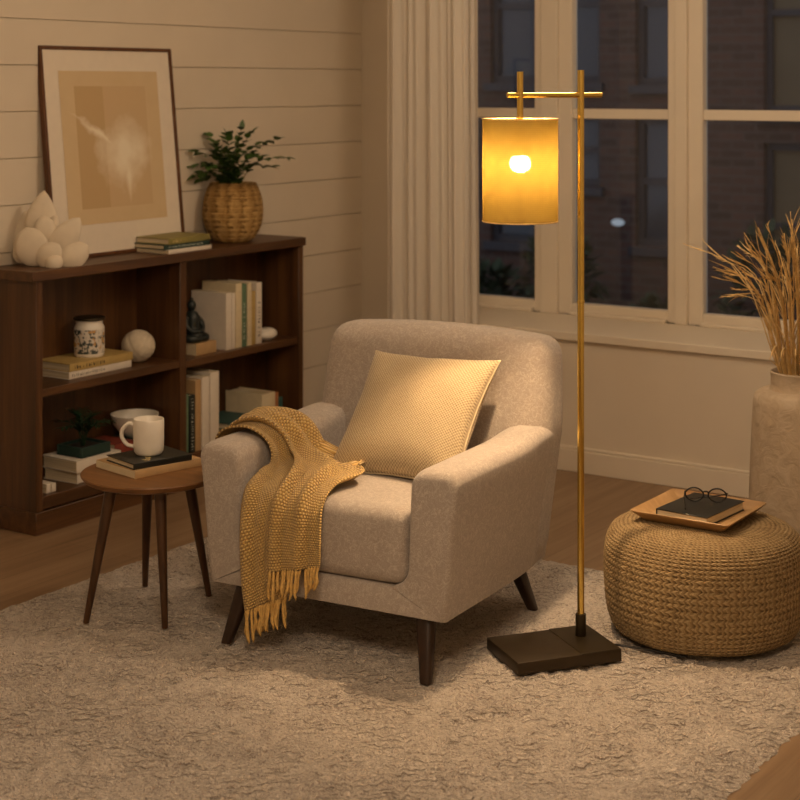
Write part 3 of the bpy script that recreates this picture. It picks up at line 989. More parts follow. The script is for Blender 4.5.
# --- lower left compartment
S3 = 0.131
LLG = 'books stacked on the lower left shelf'
book('thick cream book at the bottom of the stack under the square planter', (0.138, 0.335, S3), 0.21, 0.165, 0.043, 'cover_white', 0.06, False, LLG)
book('thick cream book directly under the square planter', (0.15, 0.335, S3 + 0.043), 0.225, 0.185, 0.045, 'cover_white', -0.03, False, LLG)
pl = thing('potted_palm', 'small potted palm in a low square dark green planter on cream books', 'plant', (0.16, 0.335, S3 + 0.088))
mb = MB()
w2, d2 = 0.066, 0.075
mb.span(-w2, w2, -d2, d2, 0, 0.006, 0.001, 1)
for sx in (-1, 1):
    mb.span(sx * w2, sx * (w2 - 0.008), -d2, d2, 0, 0.038, 0.0015, 1)
    mb.span(-w2 + 0.008, w2 - 0.008, sx * d2, sx * (d2 - 0.008), 0, 0.038, 0.0015, 1)
mb.build('planter', M['cover_green'], pl, world=False)
MB().span(-w2 + 0.008, w2 - 0.008, -d2 + 0.008, d2 - 0.008, 0.006, 0.028).build('soil', M['soil'], pl, world=False, smooth=False)
rnd = random.Random(9)
for k in range(13):
    a = 2 * PI * k / 13 + rnd.uniform(-.2, .2)
    ln = rnd.uniform(0.085, 0.125); el = R(rnd.uniform(28, 78))
    p0 = Vector((rnd.uniform(-.008, .008), rnd.uniform(-.008, .008), 0.026))
    hd = Vector((math.cos(a), math.sin(a), 0))
    path = cr([p0, p0 + Vector((0, 0, 0.04)) + hd * 0.008, p0 + Vector((0, 0, 0.05 + 0.5 * ln * math.sin(el))) + hd * ln * 0.4 * math.cos(el), p0 + Vector((0, 0, 0.04 + ln * math.sin(el) * 0.85)) + hd * ln * math.cos(el)], 10)
    path = [Vector((max(-0.105, min(0.09, p.x)), p.y, p.z)) for p in path]
    fr_ = MB().tube(path, [0.0015] * 10, 5)
    for i in range(4, 10):
        d = (path[i] - path[i - 1]).normalized(); sd = d.cross(Vector((0, 0, 1))).normalized()
        for s in (-1, 1):
            leaf_mesh(fr_, path[i], d * 0.8 + sd * s * 0.7, Vector((0, 0, 1)), 0.04, 0.009)
    fr_.build('frond', M['leaf_dark'], pl, world=False, angle=None)
book('slim white booklet lying in the left corner of the lower left shelf', (0.135, 0.085, S3), 0.021, 0.2, 0.034, 'cover_white', 0.0, False, 'booklets in the lower left corner', True)
book('second slim white booklet, between the corner booklet and the cream stack', (0.135, 0.110, S3), 0.021, 0.2, 0.03, 'cover_white', 0.0, False, 'booklets in the lower left corner', True)
book('red book lying behind the potted palm on the lower left shelf', (0.125, 0.51, S3), 0.1, 0.15, 0.1, 'cover_red', 0.0, False, None, False)
# bowl on a dark teal box
bx = thing('storage_box', 'dark teal box under the white bowl behind the mug', 'box', (0.13, 0.645, S3))
MB().box((0, 0, 0.04), (0.17, 0.15, 0.08), 0.006, 2).build('box_body', M['cover_teal'], bx, world=False)
MB().box((0, 0, 0.084), (0.176, 0.156, 0.012), 0.004, 2).build('lid', M['cover_green'], bx, world=False)
bw_ = MB().lathe([(0.0, 0.004), (0.03, 0.0), (0.036, 0.003), (0.06, 0.02), (0.083, 0.05), (0.093, 0.085), (0.0945, 0.09), (0.091, 0.09), (0.08, 0.052), (0.058, 0.025), (0.0, 0.012)], 44, cap0=False, cap1=False).build('bowl', M['ceramic'], None, angle=60)
bw_.location = (0.13, 0.642, S3 + 0.09)
tag(bw_, 'deep white bowl on the lower left shelf behind the mug', 'bowl')

# --- lower right compartment
LRG = 'upright books at the left of the lower right shelf'
book('pale green thin book against the divider on the lower right shelf', (0.15, 0.830, S3), 0.235, 0.17, 0.022, 'cover_sage', 0, True, LRG)
book('dark book with pale spine marks beside the thin green one', (0.15, 0.8585, S3), 0.23, 0.18, 0.03, 'cover_navy', 0, True, LRG, False, 'lettering_pale', seed=41, text_span=(0.05, 0.95))
book('tan book with a brown spine between the marked spine and the white books', (0.145, 0.893, S3), 0.285, 0.19, 0.034, 'cover_tan', 0, True, LRG)
book('thick white book in the middle of the lower right upright row', (0.15, 0.933, S3), 0.292, 0.19, 0.042, 'cover_white', 0, True, LRG, True)
book('tallest white book, last of the lower right upright row', (0.15, 0.983, S3), 0.305, 0.2, 0.052, 'cover_white', 0, True, LRG, True)
book('brown book at the bottom of the flat stack on the lower right shelf', (0.145, 1.155, S3), 0.19, 0.16, 0.032, 'cover_brown', 0.0, False, 'books lying on the lower right shelf')
book('olive book in the middle of the flat stack on the lower right shelf', (0.15, 1.165, S3 + 0.032), 0.2, 0.165, 0.02, 'cover_olive', 0.05, False, 'books lying on the lower right shelf')
book('dark teal book on top of the flat stack on the lower right shelf', (0.15, 1.17, S3 + 0.052), 0.21, 0.18, 0.026, 'cover_teal', 0.08, False, 'books lying on the lower right shelf')
book('thick cream book standing right of the flat stack on the lower right shelf', (0.14, 1.345, S3), 0.16, 0.2, 0.09, 'cover_cream', 0, True, 'short books at the right of the lower right shelf')
book('orange brown book between the thick cream book and the teal one', (0.13, 1.412, S3), 0.15, 0.19, 0.038, 'cover_orange', 0, True, 'short books at the right of the lower right shelf')
book('small teal book at the far right of the lower right shelf', (0.13, 1.447, S3), 0.125, 0.19, 0.028, 'cover_teal', 0, True, 'short books at the right of the lower right shelf')

# ------------------------------------------------------------------ armchair
CH = (1.823, -0.088); CR = R(5.0)
ch = thing('armchair', 'beige upholstered armchair with dark splayed wooden legs on the rug', 'armchair', (CH[0], CH[1], RT), CR)
CM = Matrix.Translation((CH[0], CH[1], RT)) @ Matrix.Rotation(CR, 4, 'Z')
VF = -0.36      # front plane
def inset_poly(poly, d):
    n = len(poly); out = []
    for i in range(n):
        a, b, c = Vector(poly[i - 1]), Vector(poly[i]), Vector(poly[(i + 1) % n])
        e1 = (b - a).normalized(); e2 = (c - b).normalized()
        n1 = Vector((-e1.y, e1.x)); n2 = Vector((-e2.y, e2.x))
        m = (n1 + n2)
        m = m / max(0.35, m.length_squared / 2) / 1.0
        out.append(b + m * d * 0.5 * 2 / 2 if False else b + (n1 + n2).normalized() * d)
    return out
def arm_profile():
    """right arm, u outward, ccw; the first and last points lie on the mitre with the seat base"""
    P = [(0.222, 0.226), (0.366, 0.150), (0.369, 0.150)]
    for k in range(1, 6): P.append((0.371 + 0.036 * k / 6, 0.158 + (0.52 - 0.158) * k / 6))
    for k in range(8):
        a = R(0 + 90 * k / 7); P.append((0.373 + 0.035 * math.cos(a), 0.517 + 0.033 * math.sin(a)))
    for k in range(8):
        a = R(90 + 84 * k / 7); P.append((0.322 + 0.046 * math.cos(a), 0.504 + 0.046 * math.sin(a)))
    for k in range(1, 4): P.append((0.276 - 0.007 * k / 4, 0.505 - 0.20 * k / 4))
    for k in range(6):
        a = R(0 - 62 * k / 5); P.append((0.219 + 0.05 * math.cos(a), 0.285 + 0.055 * math.sin(a)))
    return P
def make_arm(sg):
    P0 = arm_profile()
    st = [(-0.36, 0.016), (-0.3585, 0.010), (-0.355, 0.005), (-0.349, 0.0015), (-0.342, 0.0)]
    vs = st + [(-0.335, 0), (-0.325, 0), (-0.315, 0), (-0.30, 0), (-0.27, 0), (-0.2, 0), (-0.1, 0), (0.0, 0), (0.06, 0), (0.11, 0), (0.15, 0), (0.18, 0), (0.21, 0), (0.25, 0), (0.30, 0), (0.330, 0), (0.338, 0.002), (0.344, 0.007), (0.346, 0.014)]
    rings = []
    for v, ins in vs:
        Q = inset_poly(P0, ins) if ins > 0 else [Vector(p) for p in P0]
        Q = [Vector((q.x + (0.010 if q.x > 0.3 else 0), q.y)) for q in Q]
        Q[0] = Vector(P0[0])
        for q_ in (1, 2): Q[q_] = Vector((P0[q_][0] + 0.010 - ins * 0.9, P0[q_][1] + (ins * 0.5 if ins else 0)))
        Q[-1] = Vector(P0[-1]).lerp(Q[-1], 0.4)
        ring = []
        for q in Q:
            u, z = q
            k = smooth01(0.40, 0.54, z)
            t = max(0.0, min(1.0, 1 - (v + 0.36) / 0.05))
            z -= 0.022 * k * (1 - math.sqrt(max(0, 1 - t * t)))
            z += 0.012 * k * smooth01(0.06, 0.22, v)
            u += 0.004 * math.sin(PI * (v + 0.36) / 0.7) * (1 if u > 0.33 else 0) - (0.012 * smooth01(0.1, 0.34, v) if u > 0.33 else 0)
            ring.append((sg * u, v + 0.07 * smooth01(0.1, 0.346, v) * (z - 0.15) / 0.66, z))
        rings.append(ring)
    mb = MB(); mb.loft(rings)
    return mb.build('armrest', M['fabric'], ch, world=False, angle=60)
arm_r = make_arm(1); arm_l = make_arm(-1)
# front rail / base
P = [(-0.222, 0.226), (-0.376, 0.150), (0.376, 0.150), (0.222, 0.226)]
rings = []
for v, ins in [(-0.36, 0.010), (-0.358, 0.005), (-0.353, 0.001), (-0.346, 0.0), (0.0, 0.0), (0.30, 0.0)]:
    Q = [Vector(p) for p in P]
    rings.append([(q.x - (math.copysign(ins * 0.9, q.x) if i in (1, 2) else 0), v, q.y + (ins * 0.5 if i in (1, 2) else -ins)) for i, q in enumerate(Q)])
mb = MB(); mb.loft(rings); mb.build('seat_base', M['fabric'], ch, world=False, angle=50)
# backrest
mb = rounded_box(0.806, 0.165, 0.66, 0.058, 22, (0, 0.012, 0.008))
def bk(p):
    t = (p.z + 0.33) / 0.66
    u = p.x * (0.945 + 0.06 * min(1, t / 0.62) - 0.05 * max(0, (t - 0.62) / 0.38)) + 0.010 * t
    return (u, p.y + 0.272 + 0.092 * t, p.z + 0.15 + 0.33 + 0.012 * (1 - (p.x / 0.39) ** 2) * t)
mb.apply(bk)
back = mb.build('backrest', M['fabric'], ch, world=False, angle=None)
# seat cushion
mb = rounded_box(0.528, 0.56, 0.205, 0.04, 20, (0, 0.006, 0.016))
mb.apply(lambda p: (p.x, p.y - 0.085, p.z + 0.228 + 0.1025 - 0.012 * smooth01(-0.1, 0.28, p.y) ))
seat = mb.build('seat_cushion', M['fabric'], ch, world=False, angle=None)
# cushion piping seams
for (u0, v0, foot, top) in ((-1, -1, (-0.30, -0.385), (-0.275, -0.315)), (1, -1, (0.342, -0.388), (0.305, -0.315)), (1, 1, (0.342, 0.30), (0.305, 0.235)), (-1, 1, (-0.335, 0.30), (-0.30, 0.235))):
    mb = MB()
    rings = []
    for t, w in ((0, 0.0135), (0.02, 0.0145), (1, 0.025)):
        cx = foot[0] + (top[0] - foot[0]) * t; cy = foot[1] + (top[1] - foot[1]) * t; z = -0.004 + 0.164 * t
        rings.append([(cx + w * 1.06 * math.copysign(abs(math.cos(a)) ** 0.6, math.cos(a)), cy + w * math.copysign(abs(math.sin(a)) ** 0.6, math.sin(a)), z) for a in [2 * PI * j / 20 for j in range(20)]])
    mb.loft(rings); mb.build('leg', M['leg_wood'], ch, world=False, angle=50)

# ------------------------------------------------------------------ cushion on the chair
def make_cushion():
    S, T, n = 0.43, 0.16, 44
    mb = MB()
    def pt(a, b, s):
        pin = 0.095
        x = a * (1 - pin * (1 - b * b)) * S / 2
        y = b * (1 - pin * (1 - a * a)) * S / 2
        h = T / 2 * ((1 - a * a) ** 0.5 * (1 - b * b) ** 0.5) ** 0.78
        nz = noise.noise(Vector((a * 2.2, b * 2.2, s * 3.0))) * 0.006 * min(1, h / 0.02)
        cr_ = 0.004 * math.sin(9 * (a - 0.8) * 1.0 + 5 * b) * smooth01(0.35, 0.9, a) * (1 - smooth01(-.2, .8, b)) * min(1, h / 0.03)
        return Vector((x, y, s * (h + nz + cr_)))
    g = [-math.cos(PI * k / n) for k in range(n + 1)]
    for s in (1, -1):
        mb.grid([[pt(a, b, s) for b in g] for a in g], uvs=lambda i, j: (g[i] * 0.5 + 0.5, g[j] * 0.5 + 0.5))
    bmesh.ops.remove_doubles(mb.bm, verts=mb.bm.verts, dist=0.0005)
    e1 = Vector((0.993, -0.02, 0.015)).normalized()
    e2 = Vector((0.03, 0.27, 0.30)); e2 = (e2 - e1 * e2.dot(e1)).normalized()
    e3 = e1.cross(e2)
    rot = Matrix((e1, e2, e3)).transposed()
    cl = Vector((0.075, 0.04, 0.598))
    root = thing('throw_pillow', 'square mustard beige textured pillow leaning on the armchair back', 'pillow', CM @ cl, 0)
    m = Matrix.Rotation(CR, 3, 'Z') @ rot
    mb.apply(lambda v: m @ v)
    o = mb.build('pillow_cover', M['pillow'], root, world=False, angle=None)
    # piped edge
    loop = [pt(a, -1, 1) for a in g] + [pt(1, b, 1) for b in g[1:]] + [pt(a, 1, 1) for a in reversed(g[:-1])] + [pt(-1, b, 1) for b in reversed(g[:-1])]
    mb = MB().tube([m @ p for p in loop], 0.0028, 6)
    mb.build('piping', M['pillow'], root, world=False, angle=None)
    return root, o
pillow_root, pillow_o = make_cushion()

# ------------------------------------------------------------------ throw blanket
def bvh_of(objs):
    vs, fs = [], []
    for o, mat in objs:
        me = o.data; off = len(vs)
        vs += [mat @ v.co for v in me.vertices]
        fs += [tuple(i + off for i in p.vertices) for p in me.polygons]
    return BVHTree.FromPolygons(vs, fs)
I4 = Matrix.Identity(4)
BV = [bvh_of([(o, I4)]) for o in (arm_l, seat, arm_r, back)]
PM = CM.inverted() @ Matrix.Translation(pillow_root.location)
BV.append(bvh_of([(pillow_o, PM)]))
def push_out(p, gap=0.006):
    for _ in range(3):
        moved = False
        for k, b in enumerate(BV):
            loc, nor, idx, d = b.find_nearest(p, 0.12)
            if loc is None: continue
            s = (p - loc).dot(nor)
            if (s < 0 and d < 0.045) or d < gap:
                p = loc + nor * gap
                moved = True
        if not moved: break
    return p

def throw_strip(root, inner, outer, ns, nt, amps, waves, gap, bulge, fringe_n, seed, phase, v_len):
    """one run of the blanket between two edge lines, settled on the chair, closed into a thin sheet"""
    inner = cr(inner, ns); outer = cr(outer, ns)
    P = []
    for i in range(ns):
        s = i / (ns - 1)
        row = []
        a, b = inner[i], outer[i]
        t0 = (inner[min(i + 1, ns - 1)] - inner[max(i - 1, 0)] + outer[min(i + 1, ns - 1)] - outer[max(i - 1, 0)]).normalized()
        cross = (b - a).normalized()
        nrm = -cross.cross(t0).normalized()
        if nrm.dot(Vector((0, -0.6, 1))) < 0: nrm = -nrm
        amp = amps[0] + (amps[1] - amps[0]) * smooth01(0.15, 0.32, s) + (amps[2] - amps[1]) * smooth01(0.6, 0.85, s)
        for j in range(nt):
            t = j / (nt - 1)
            p = a.lerp(b, t)
            ph = phase + 1.0 * math.sin(3.1 * s + phase) + 0.35 * math.sin(7 * s)
            w = 0.5 + 0.5 * math.sin(2 * PI * waves * t + ph)
            w2 = 0.5 + 0.5 * math.sin(2 * PI * waves * 2.2 * t - 1.4 * ph)
            nz = noise.noise(Vector((s * 6, t * 3, seed)))
            p = p + nrm * (amp * (w ** 1.6 + 0.3 * w2) + 0.006 * nz)
            p = p + cross * (0.012 * math.sin(9 * s + seed) * (t - 0.5))
            if bulge and t > 0.4:
                bl = math.exp(-((s - bulge[0]) / 0.085) ** 2) * ((t - 0.4) / 0.6) ** 0.9
                p = p + Vector(bulge[1]) * bl
            row.append(p)
        P.append(row)
    P = [[push_out(p, gap) for p in row] for row in P]
    for it in range(2):
        Q = [[p.copy() for p in row] for row in P]
        for i in range(1, ns - 1):
            for j in range(1, nt - 1):
                P[i][j] = Q[i][j] * 0.7 + (Q[i - 1][j] + Q[i + 1][j] + Q[i][j - 1] + Q[i][j + 1]) * 0.075
        P = [[push_out(p, gap) for p in row] for row in P]
    N = [[None] * nt for _ in range(ns)]
    for i in range(ns):
        for j in range(nt):
            du = P[min(i + 1, ns - 1)][j] - P[max(i - 1, 0)][j]
            dv = P[i][min(j + 1, nt - 1)] - P[i][max(j - 1, 0)]
            n_ = du.cross(dv)
            N[i][j] = n_.normalized() if n_.length > 1e-9 else Vector((0, 0, 1))
    s_up = 1 if N[ns // 2][nt // 2].dot(Vector((0, -0.5, 1))) > 0 else -1
    th = 0.006
    top = [[P[i][j] + N[i][j] * (th * s_up) for j in range(nt)] for i in range(ns)]
    mb = MB()
    rows = [[CM @ p for p in (P[i] + list(reversed(top[i])))] for i in range(ns)]
    wid = (outer[ns // 2] - inner[ns // 2]).length * 1.25
    def uvf(i, j):
        jj = j % (2 * nt)
        k = jj if jj < nt else 2 * nt - 1 - jj
        return (k / (nt - 1) * wid, i / (ns - 1) * v_len)
    mb.loft(rows, True, True, True, uv=uvf)
    mb.build('knit_cloth', M['throw'], root, angle=None)
    rnd = random.Random(seed * 7 + 3)
    for k in range(fringe_n):
        t = (k + 0.5) / fringe_n * (nt - 1)
        j = int(t); f = t - j
        p = P[ns - 1][j].lerp(P[ns - 1][min(j + 1, nt - 1)], f) + Vector((0, -0.003, 0.004))
        L = rnd.uniform(0.062, 0.092)
        dx, dy = rnd.uniform(-.018, .018), rnd.uniform(-.012, .004)
        path = cr([p, p + Vector((dx * .3, -0.004, -L * .35)), p + Vector((dx * .5 + rnd.uniform(-.007, .007), dy, -L * .7)), p + Vector((dx, dy, -L))], 9)
        rr = [0.0030, 0.0046, 0.0038, 0.0042, 0.0048, 0.0044, 0.0046, 0.0036, 0.0016]
        MB().tube([CM @ q for q in path], [x * rnd.uniform(.85, 1.2) for x in rr], 7).build('fringe_tassel', M['yarn'], root, angle=None)

def make_throw():
    root = thing('throw_blanket', 'mustard knitted throw blanket with fringe draped over the left armrest', 'blanket', CM @ Vector((-0.2, -0.2, 0.45)), CR)
    # under run: arm, seat corner, long drop at the left
    throw_strip(root,
        [(-0.468, -0.20, 0.44), (-0.438, -0.22, 0.535), (-0.350, -0.235, 0.562), (-0.268, -0.245, 0.530), (-0.242, -0.26, 0.475), (-0.238, -0.31, 0.452), (-0.240, -0.372, 0.415), (-0.240, -0.392, 0.32), (-0.232, -0.398, 0.20), (-0.218, -0.40, 0.105)],
        [(-0.468, -0.04, 0.46), (-0.438, -0.06, 0.550), (-0.345, -0.085, 0.565), (-0.262, -0.11, 0.54), (-0.19, -0.15, 0.47), (-0.12, -0.21, 0.457), (-0.085, -0.30, 0.450), (-0.075, -0.378, 0.405), (-0.078, -0.392, 0.30), (-0.085, -0.395, 0.165)],
        90, 36, (0.008, 0.016, 0.020), 1.7, 0.006, None, 20, 3, 0.4, 0.90)
    # upper run: the folded half, bulging onto the seat and dropping less far at the right
    throw_strip(root,
        [(-0.474, -0.15, 0.45), (-0.442, -0.16, 0.545), (-0.352, -0.175, 0.580), (-0.262, -0.185, 0.550), (-0.215, -0.205, 0.50), (-0.165, -0.25, 0.478), (-0.130, -0.33, 0.468), (-0.125, -0.402, 0.415), (-0.125, -0.415, 0.33), (-0.118, -0.420, 0.235)],
        [(-0.474, 0.00, 0.48), (-0.442, -0.015, 0.560), (-0.345, -0.03, 0.575), (-0.258, -0.045, 0.550), (-0.175, -0.075, 0.485), (-0.05, -0.15, 0.465), (0.005, -0.29, 0.455), (0.022, -0.378, 0.410), (0.024, -0.396, 0.33), (0.020, -0.400, 0.262)],
        90, 36, (0.012, 0.026, 0.016), 1.9, 0.017, (0.565, (0.085, -0.030, 0.004)), 15, 5, 2.0, 0.80)
    return root
make_throw()

# ------------------------------------------------------------------ floor lamp
LB = (2.382, -0.08); LA = math.atan2(0.253, 0.186)
lp = thing('floor_lamp', 'lit brass floor lamp with a woven drum shade and dark slab base', 'lamp', (LB[0], LB[1], RT), LA)
LY = 0.029
mb = MB().box((0, 0, 0.0165), (0.311, 0.216, 0.033), 0.003, 2)
mb.build('base', M['bronze'], lp, world=False)
px = 0.098
mb = MB().span(0.035, 0.1545, -0.107, 0.107, 0.0325, 0.0345, 0.0005, 1)
mb.build('base_plate', M['bronze_dark'], lp, world=False)
ZT = 1.622
mb = MB().tube([(px, LY, 0.03), (px, LY, 0.06), (px, LY, 0.5), (px, LY, 0.975), (px, LY, ZT)], 0.0097, 20)
mb.build('pole', M['brass'], lp, world=False)
mb = MB()
mb.lathe([(0.0102, 0.968), (0.0112, 0.969), (0.0112, 0.975), (0.0102, 0.976)], 20, (px, LY, 0)); mb.build('pole_joint', M['brass'], lp, world=False)
mb = MB()
mb.lathe([(0.0, 0.033), (0.0145, 0.033), (0.0148, 0.034), (0.0148, 0.094), (0.0140, 0.0955), (0.0, 0.0955)], 24, (px, LY, 0), False, False); mb.build('collar', M['bronze_dark'], lp, world=False)
ZB = 1.552
sx_ = px - 0.186
MB().tube([(px + 0.064, LY, ZB), (0.0, LY, ZB), (sx_ - 0.038, LY, ZB)], 0.0077, 16).build('crossbar', M['brass'], lp, world=False)
MB().tube([(sx_, LY, 1.617), (sx_, LY, 1.5), (sx_, LY, 1.44)], 0.0090, 16).build('hanging_rod', M['brass'], lp, world=False)
SH0, SH1, SR = 1.203, 1.486, 0.1045
n = 96
mb = MB()
mb.lathe([(SR, SH0 + (SH1 - SH0) * k / 10) for k in range(11)], n, (sx_, LY, 0), False, False, uv=lambda i, j: (2 * PI * SR * j / n * 3, 0.28 * i / 10 * 3))
sh = mb.build('lamp_shade', M['shade'], lp, world=False, angle=None)
for zz in (SH0, SH1):
    mb = MB()
    ring = [(sx_ + SR * math.cos(2 * PI * k / 64), LY + SR * math.sin(2 * PI * k / 64), zz) for k in range(65)]
    mb.tube(ring, 0.0022, 6)
    mb.build('shade_rim', M['straw_light'], sh, world=False)
mb = MB()
for a in (30, 150, 270):
    mb.tube([(sx_ + 0.008 * math.cos(R(a)), LY + 0.008 * math.sin(R(a)), 1.47), (sx_ + SR * math.cos(R(a)), LY + SR * math.sin(R(a)), 1.484)], 0.0015, 6)
mb.build('shade_spider', M['brass'], sh, world=False)
MB().lathe([(0.0, 1.462), (0.019, 1.462), (0.0205, 1.458), (0.0205, 1.390), (0.019, 1.384), (0.0, 1.384)], 24, (sx_, LY, 0), False, False).build('socket', M['brass'], lp, world=False)
M['bulb'] = m_emit('bulb_glow', (1.0, 0.67, 0.37, 1), 1850.0)
MB().lathe([(0.0, 1.338)] + [(0.025 * math.sin(R(a)), 1.363 - 0.025 * math.cos(R(a))) for a in range(15, 151, 15)] + [(0.010, 1.388)], 24, (sx_, LY, 0), False, False).build('bulb', M['bulb'], lp, world=False)
cm = Matrix.Translation((LB[0], LB[1], 0)) @ Matrix.Rotation(LA, 4, 'Z')
cord = [(2.462, 0.03, RT + 0.016), (2.482, 0.058, RT + 0.010), (2.52, 0.083, RT + 0.005), (2.60, 0.096, RT + 0.004), (2.70, 0.098, RT + 0.004)]
MB().tube(cr(cord, 24), 0.0032, 8).build('power_cord', M['black_plastic'], lp)

# ------------------------------------------------------------------ side table
TC = (1.172, -0.388); TZ_ = 0.43
st = thing('side_table', 'small round walnut side table with four tapered legs beside the armchair', 'table', (TC[0], TC[1], RT))
h = TZ_ - RT
MB().lathe([(0.0, h - 0.022), (0.195, h - 0.022), (0.205, h - 0.018), (0.214, h - 0.006), (0.215, h - 0.003), (0.213, h), (0.0, h)], 72, cap0=False, cap1=False).build('tabletop', M['table_wood'], st, world=False, angle=30)
for fx, fy in ((1.109, -0.604), (1.011, -0.247), (1.331, -0.507), (1.244, -0.211)):
    d = Vector((fx - TC[0], fy - TC[1], 0))
    tp = d * 0.62
    mb = MB()
    mb.tube([(d.x, d.y, -0.003), (d.x, d.y, 0.0), (tp.x, tp.y, h - 0.021)], [0.0085, 0.009, 0.0185], 16)
    mb.build('leg', M['leg_wood_mid'], st, world=False)
book('cream book with a tan cover lying on the round side table', (1.125, -0.352, TZ_), 0.245, 0.205, 0.024, 'cover_tan', R(-12), False, 'books on the side table', True, pages='cover_cream')
bb = book('black book under the white mug on the side table', (1.14, -0.367, TZ_ + 0.024), 0.205, 0.16, 0.018, 'cover_black', R(-16), False, 'books on the side table')
mb = MB()
rnd = random.Random(2)
for k in range(7):
    a = R(150 + 28 * k); c0 = Vector((0.052, -0.03, 0.0184))
    e = c0 + Vector((math.cos(a), math.sin(a), 0)) * rnd.uniform(0.014, 0.03)
    s = Vector((-math.sin(a), math.cos(a), 0)) * 0.005
    mid = c0.lerp(e, 0.6)
    mb.poly([c0, mid - s, e, mid + s])
mb.build('gold_marks', M['ink_gold'], bb, world=False, smooth=False)  # flat gold leaf-shaped marks on the cover
mug = thing('mug', 'white ceramic mug standing on the black book', 'mug', (1.133, -0.362, TZ_ + 0.042), R(0))
mr, mh = 0.047, 0.108
MB().lathe([(0.0, 0.0), (0.036, 0.0), (0.040, 0.003), (0.0445, 0.010), (0.0465, 0.03), (mr, mh * 0.6), (mr, mh - 0.003), (mr - 0.0015, mh), (mr - 0.0035, mh - 0.002), (mr - 0.004, mh * 0.5), (mr - 0.006, 0.016), (0.03, 0.008), (0.0, 0.007)], 48, cap0=False, cap1=False).build('cup', M['ceramic'], mug, world=False, angle=60)
hd = Vector((-0.86, -0.50, 0)).normalized()
hp = cr([hd * (mr - 0.002) + Vector((0, 0, 0.086)), hd * (mr + 0.014) + Vector((0, 0, 0.092)), hd * (mr + 0.034) + Vector((0, 0, 0.074)), hd * (mr + 0.036) + Vector((0, 0, 0.05)), hd * (mr + 0.02) + Vector((0, 0, 0.028)), hd * (mr - 0.003) + Vector((0, 0, 0.022))], 24)
MB().tube(hp, 0.0062, 12).build('handle', M['ceramic'], mug, world=False, angle=None)

# ------------------------------------------------------------------ pouf, tray, book, glasses
PC = (2.642, 0.350)
nr = 17
prof = []
H = 0.315; RM = 0.287
base_curve = cr([(0.232, 0, 0.003), (0.262, 0, 0.018), (0.281, 0, 0.07), (0.288, 0, 0.15), (0.287, 0, 0.225), (0.276, 0, 0.274), (0.25, 0, 0.301), (0.2, 0, 0.312), (0.14, 0, 0.314), (0.08, 0, 0.315), (0.012, 0, 0.314)], nr * 8 * 2 + 1)
n2 = len(base_curve)
rows = 42
for k, p in enumerate(base_curve):
    tn = (base_curve[min(k + 1, n2 - 1)] - base_curve[max(k - 1, 0)]).normalized()
    nrm = Vector((tn.z, 0, -tn.x))
    ph = (k / (n2 - 1) * rows) % 1.0
    q = p + nrm * (0.0016 * (abs(math.sin(PI * ph)) - 0.5))
    prof.append((max(q.x, 0.004), q.z))
nn = 120
mb = MB(); mb.lathe(prof, nn, uv=lambda i, j: (2 * PI * RM * j / nn, i / (n2 - 1) * rows), rfun=lambda a, z: 1 + 0.006 * math.sin(3 * a + 9 * z) + 0.004 * math.sin(7 * a - 5 * z))
pf = mb.build('pouf', M['jute'], None, angle=None)
pf.location = (PC[0], PC[1], RT)
tag(pf, 'round braided jute pouf on the rug beside the lamp', 'pouf')
PT = RT + 0.318
tr = thing('wooden_tray', 'square light wood tray with sloping rims on top of the jute pouf', 'tray', (2.617, 0.375, PT), R(0))
mb = MB()
def sq(hw, z, r=0.012):
    out = []
    for cx, cy, a0 in ((1, 1, 0), (-1, 1, 90), (-1, -1, 180), (1, -1, 270)):
        for k in range(5):
            a = R(a0 + 22.5 * k)
            out.append((cx * (hw - r) + r * math.cos(a), cy * (hw - r) + r * math.sin(a), z))
    return out
rings = [sq(0.118, 0.0), sq(0.122, 0.001), sq(0.150, 0.026), sq(0.1525, 0.0295), sq(0.150, 0.031), sq(0.145, 0.0295), sq(0.120, 0.0105), sq(0.116, 0.0095)]
mb.loft(rings); mb.build('tray_body', M['tray_wood'], tr, world=False, angle=30)
nb = book('black hardback book lying on the wooden tray', (2.625, 0.368, PT + 0.0098), 0.235, 0.165, 0.028, 'cover_black', R(176), False, None)
gz = PT + 0.0098 + 0.028
gl = thing('eyeglasses', 'dark framed eyeglasses resting on the black book on the tray', 'eyeglasses', (2.63, 0.395, gz + 0.001), R(33.9 - 12))
# lens plane faces local -y; temples run toward -y (to the viewer), ends resting on the book
def rim(cx):
    pts_ = []
    for k in range(41):
        a = 2 * PI * k / 40
        r1 = 0.0235 + 0.0012 * math.cos(2 * a)
        pts_.append(Vector((cx + r1 * math.cos(a) * 1.06, 0.0, 0.0225 + 0.0195 * math.sin(a) + 0.002 * math.cos(2 * a) * 0)))
    return pts_
fmb = MB()
for cx in (-0.033, 0.033):
    fmb.tube(rim(cx), 0.0023, 8)
fmb.tube(cr([(-0.010, 0, 0.029), (0, -0.001, 0.033), (0.010, 0, 0.029)], 9), 0.0021, 8)
fmb.build('frame', M['black_plastic'], gl, world=False, angle=None)
for cx in (-0.033, 0.033):
    m_ = MB()
    c = m_.bm
    pts_ = rim(cx)[:-1]
    m_.loft([[(p.x, -0.0006, p.z) for p in pts_], [(p.x, 0.0006, p.z) for p in pts_]])
    m_.build('lens', M['lens'], gl, world=False, smooth=False)
MB().tube(cr([(-0.0575, 0, 0.030), (-0.0605, -0.006, 0.030), (-0.061, -0.04, 0.020), (-0.058, -0.075, 0.009), (-0.056, -0.098, 0.0025)], 18), 0.0019, 8).build('temple', M['black_plastic'], gl, world=False, angle=None)
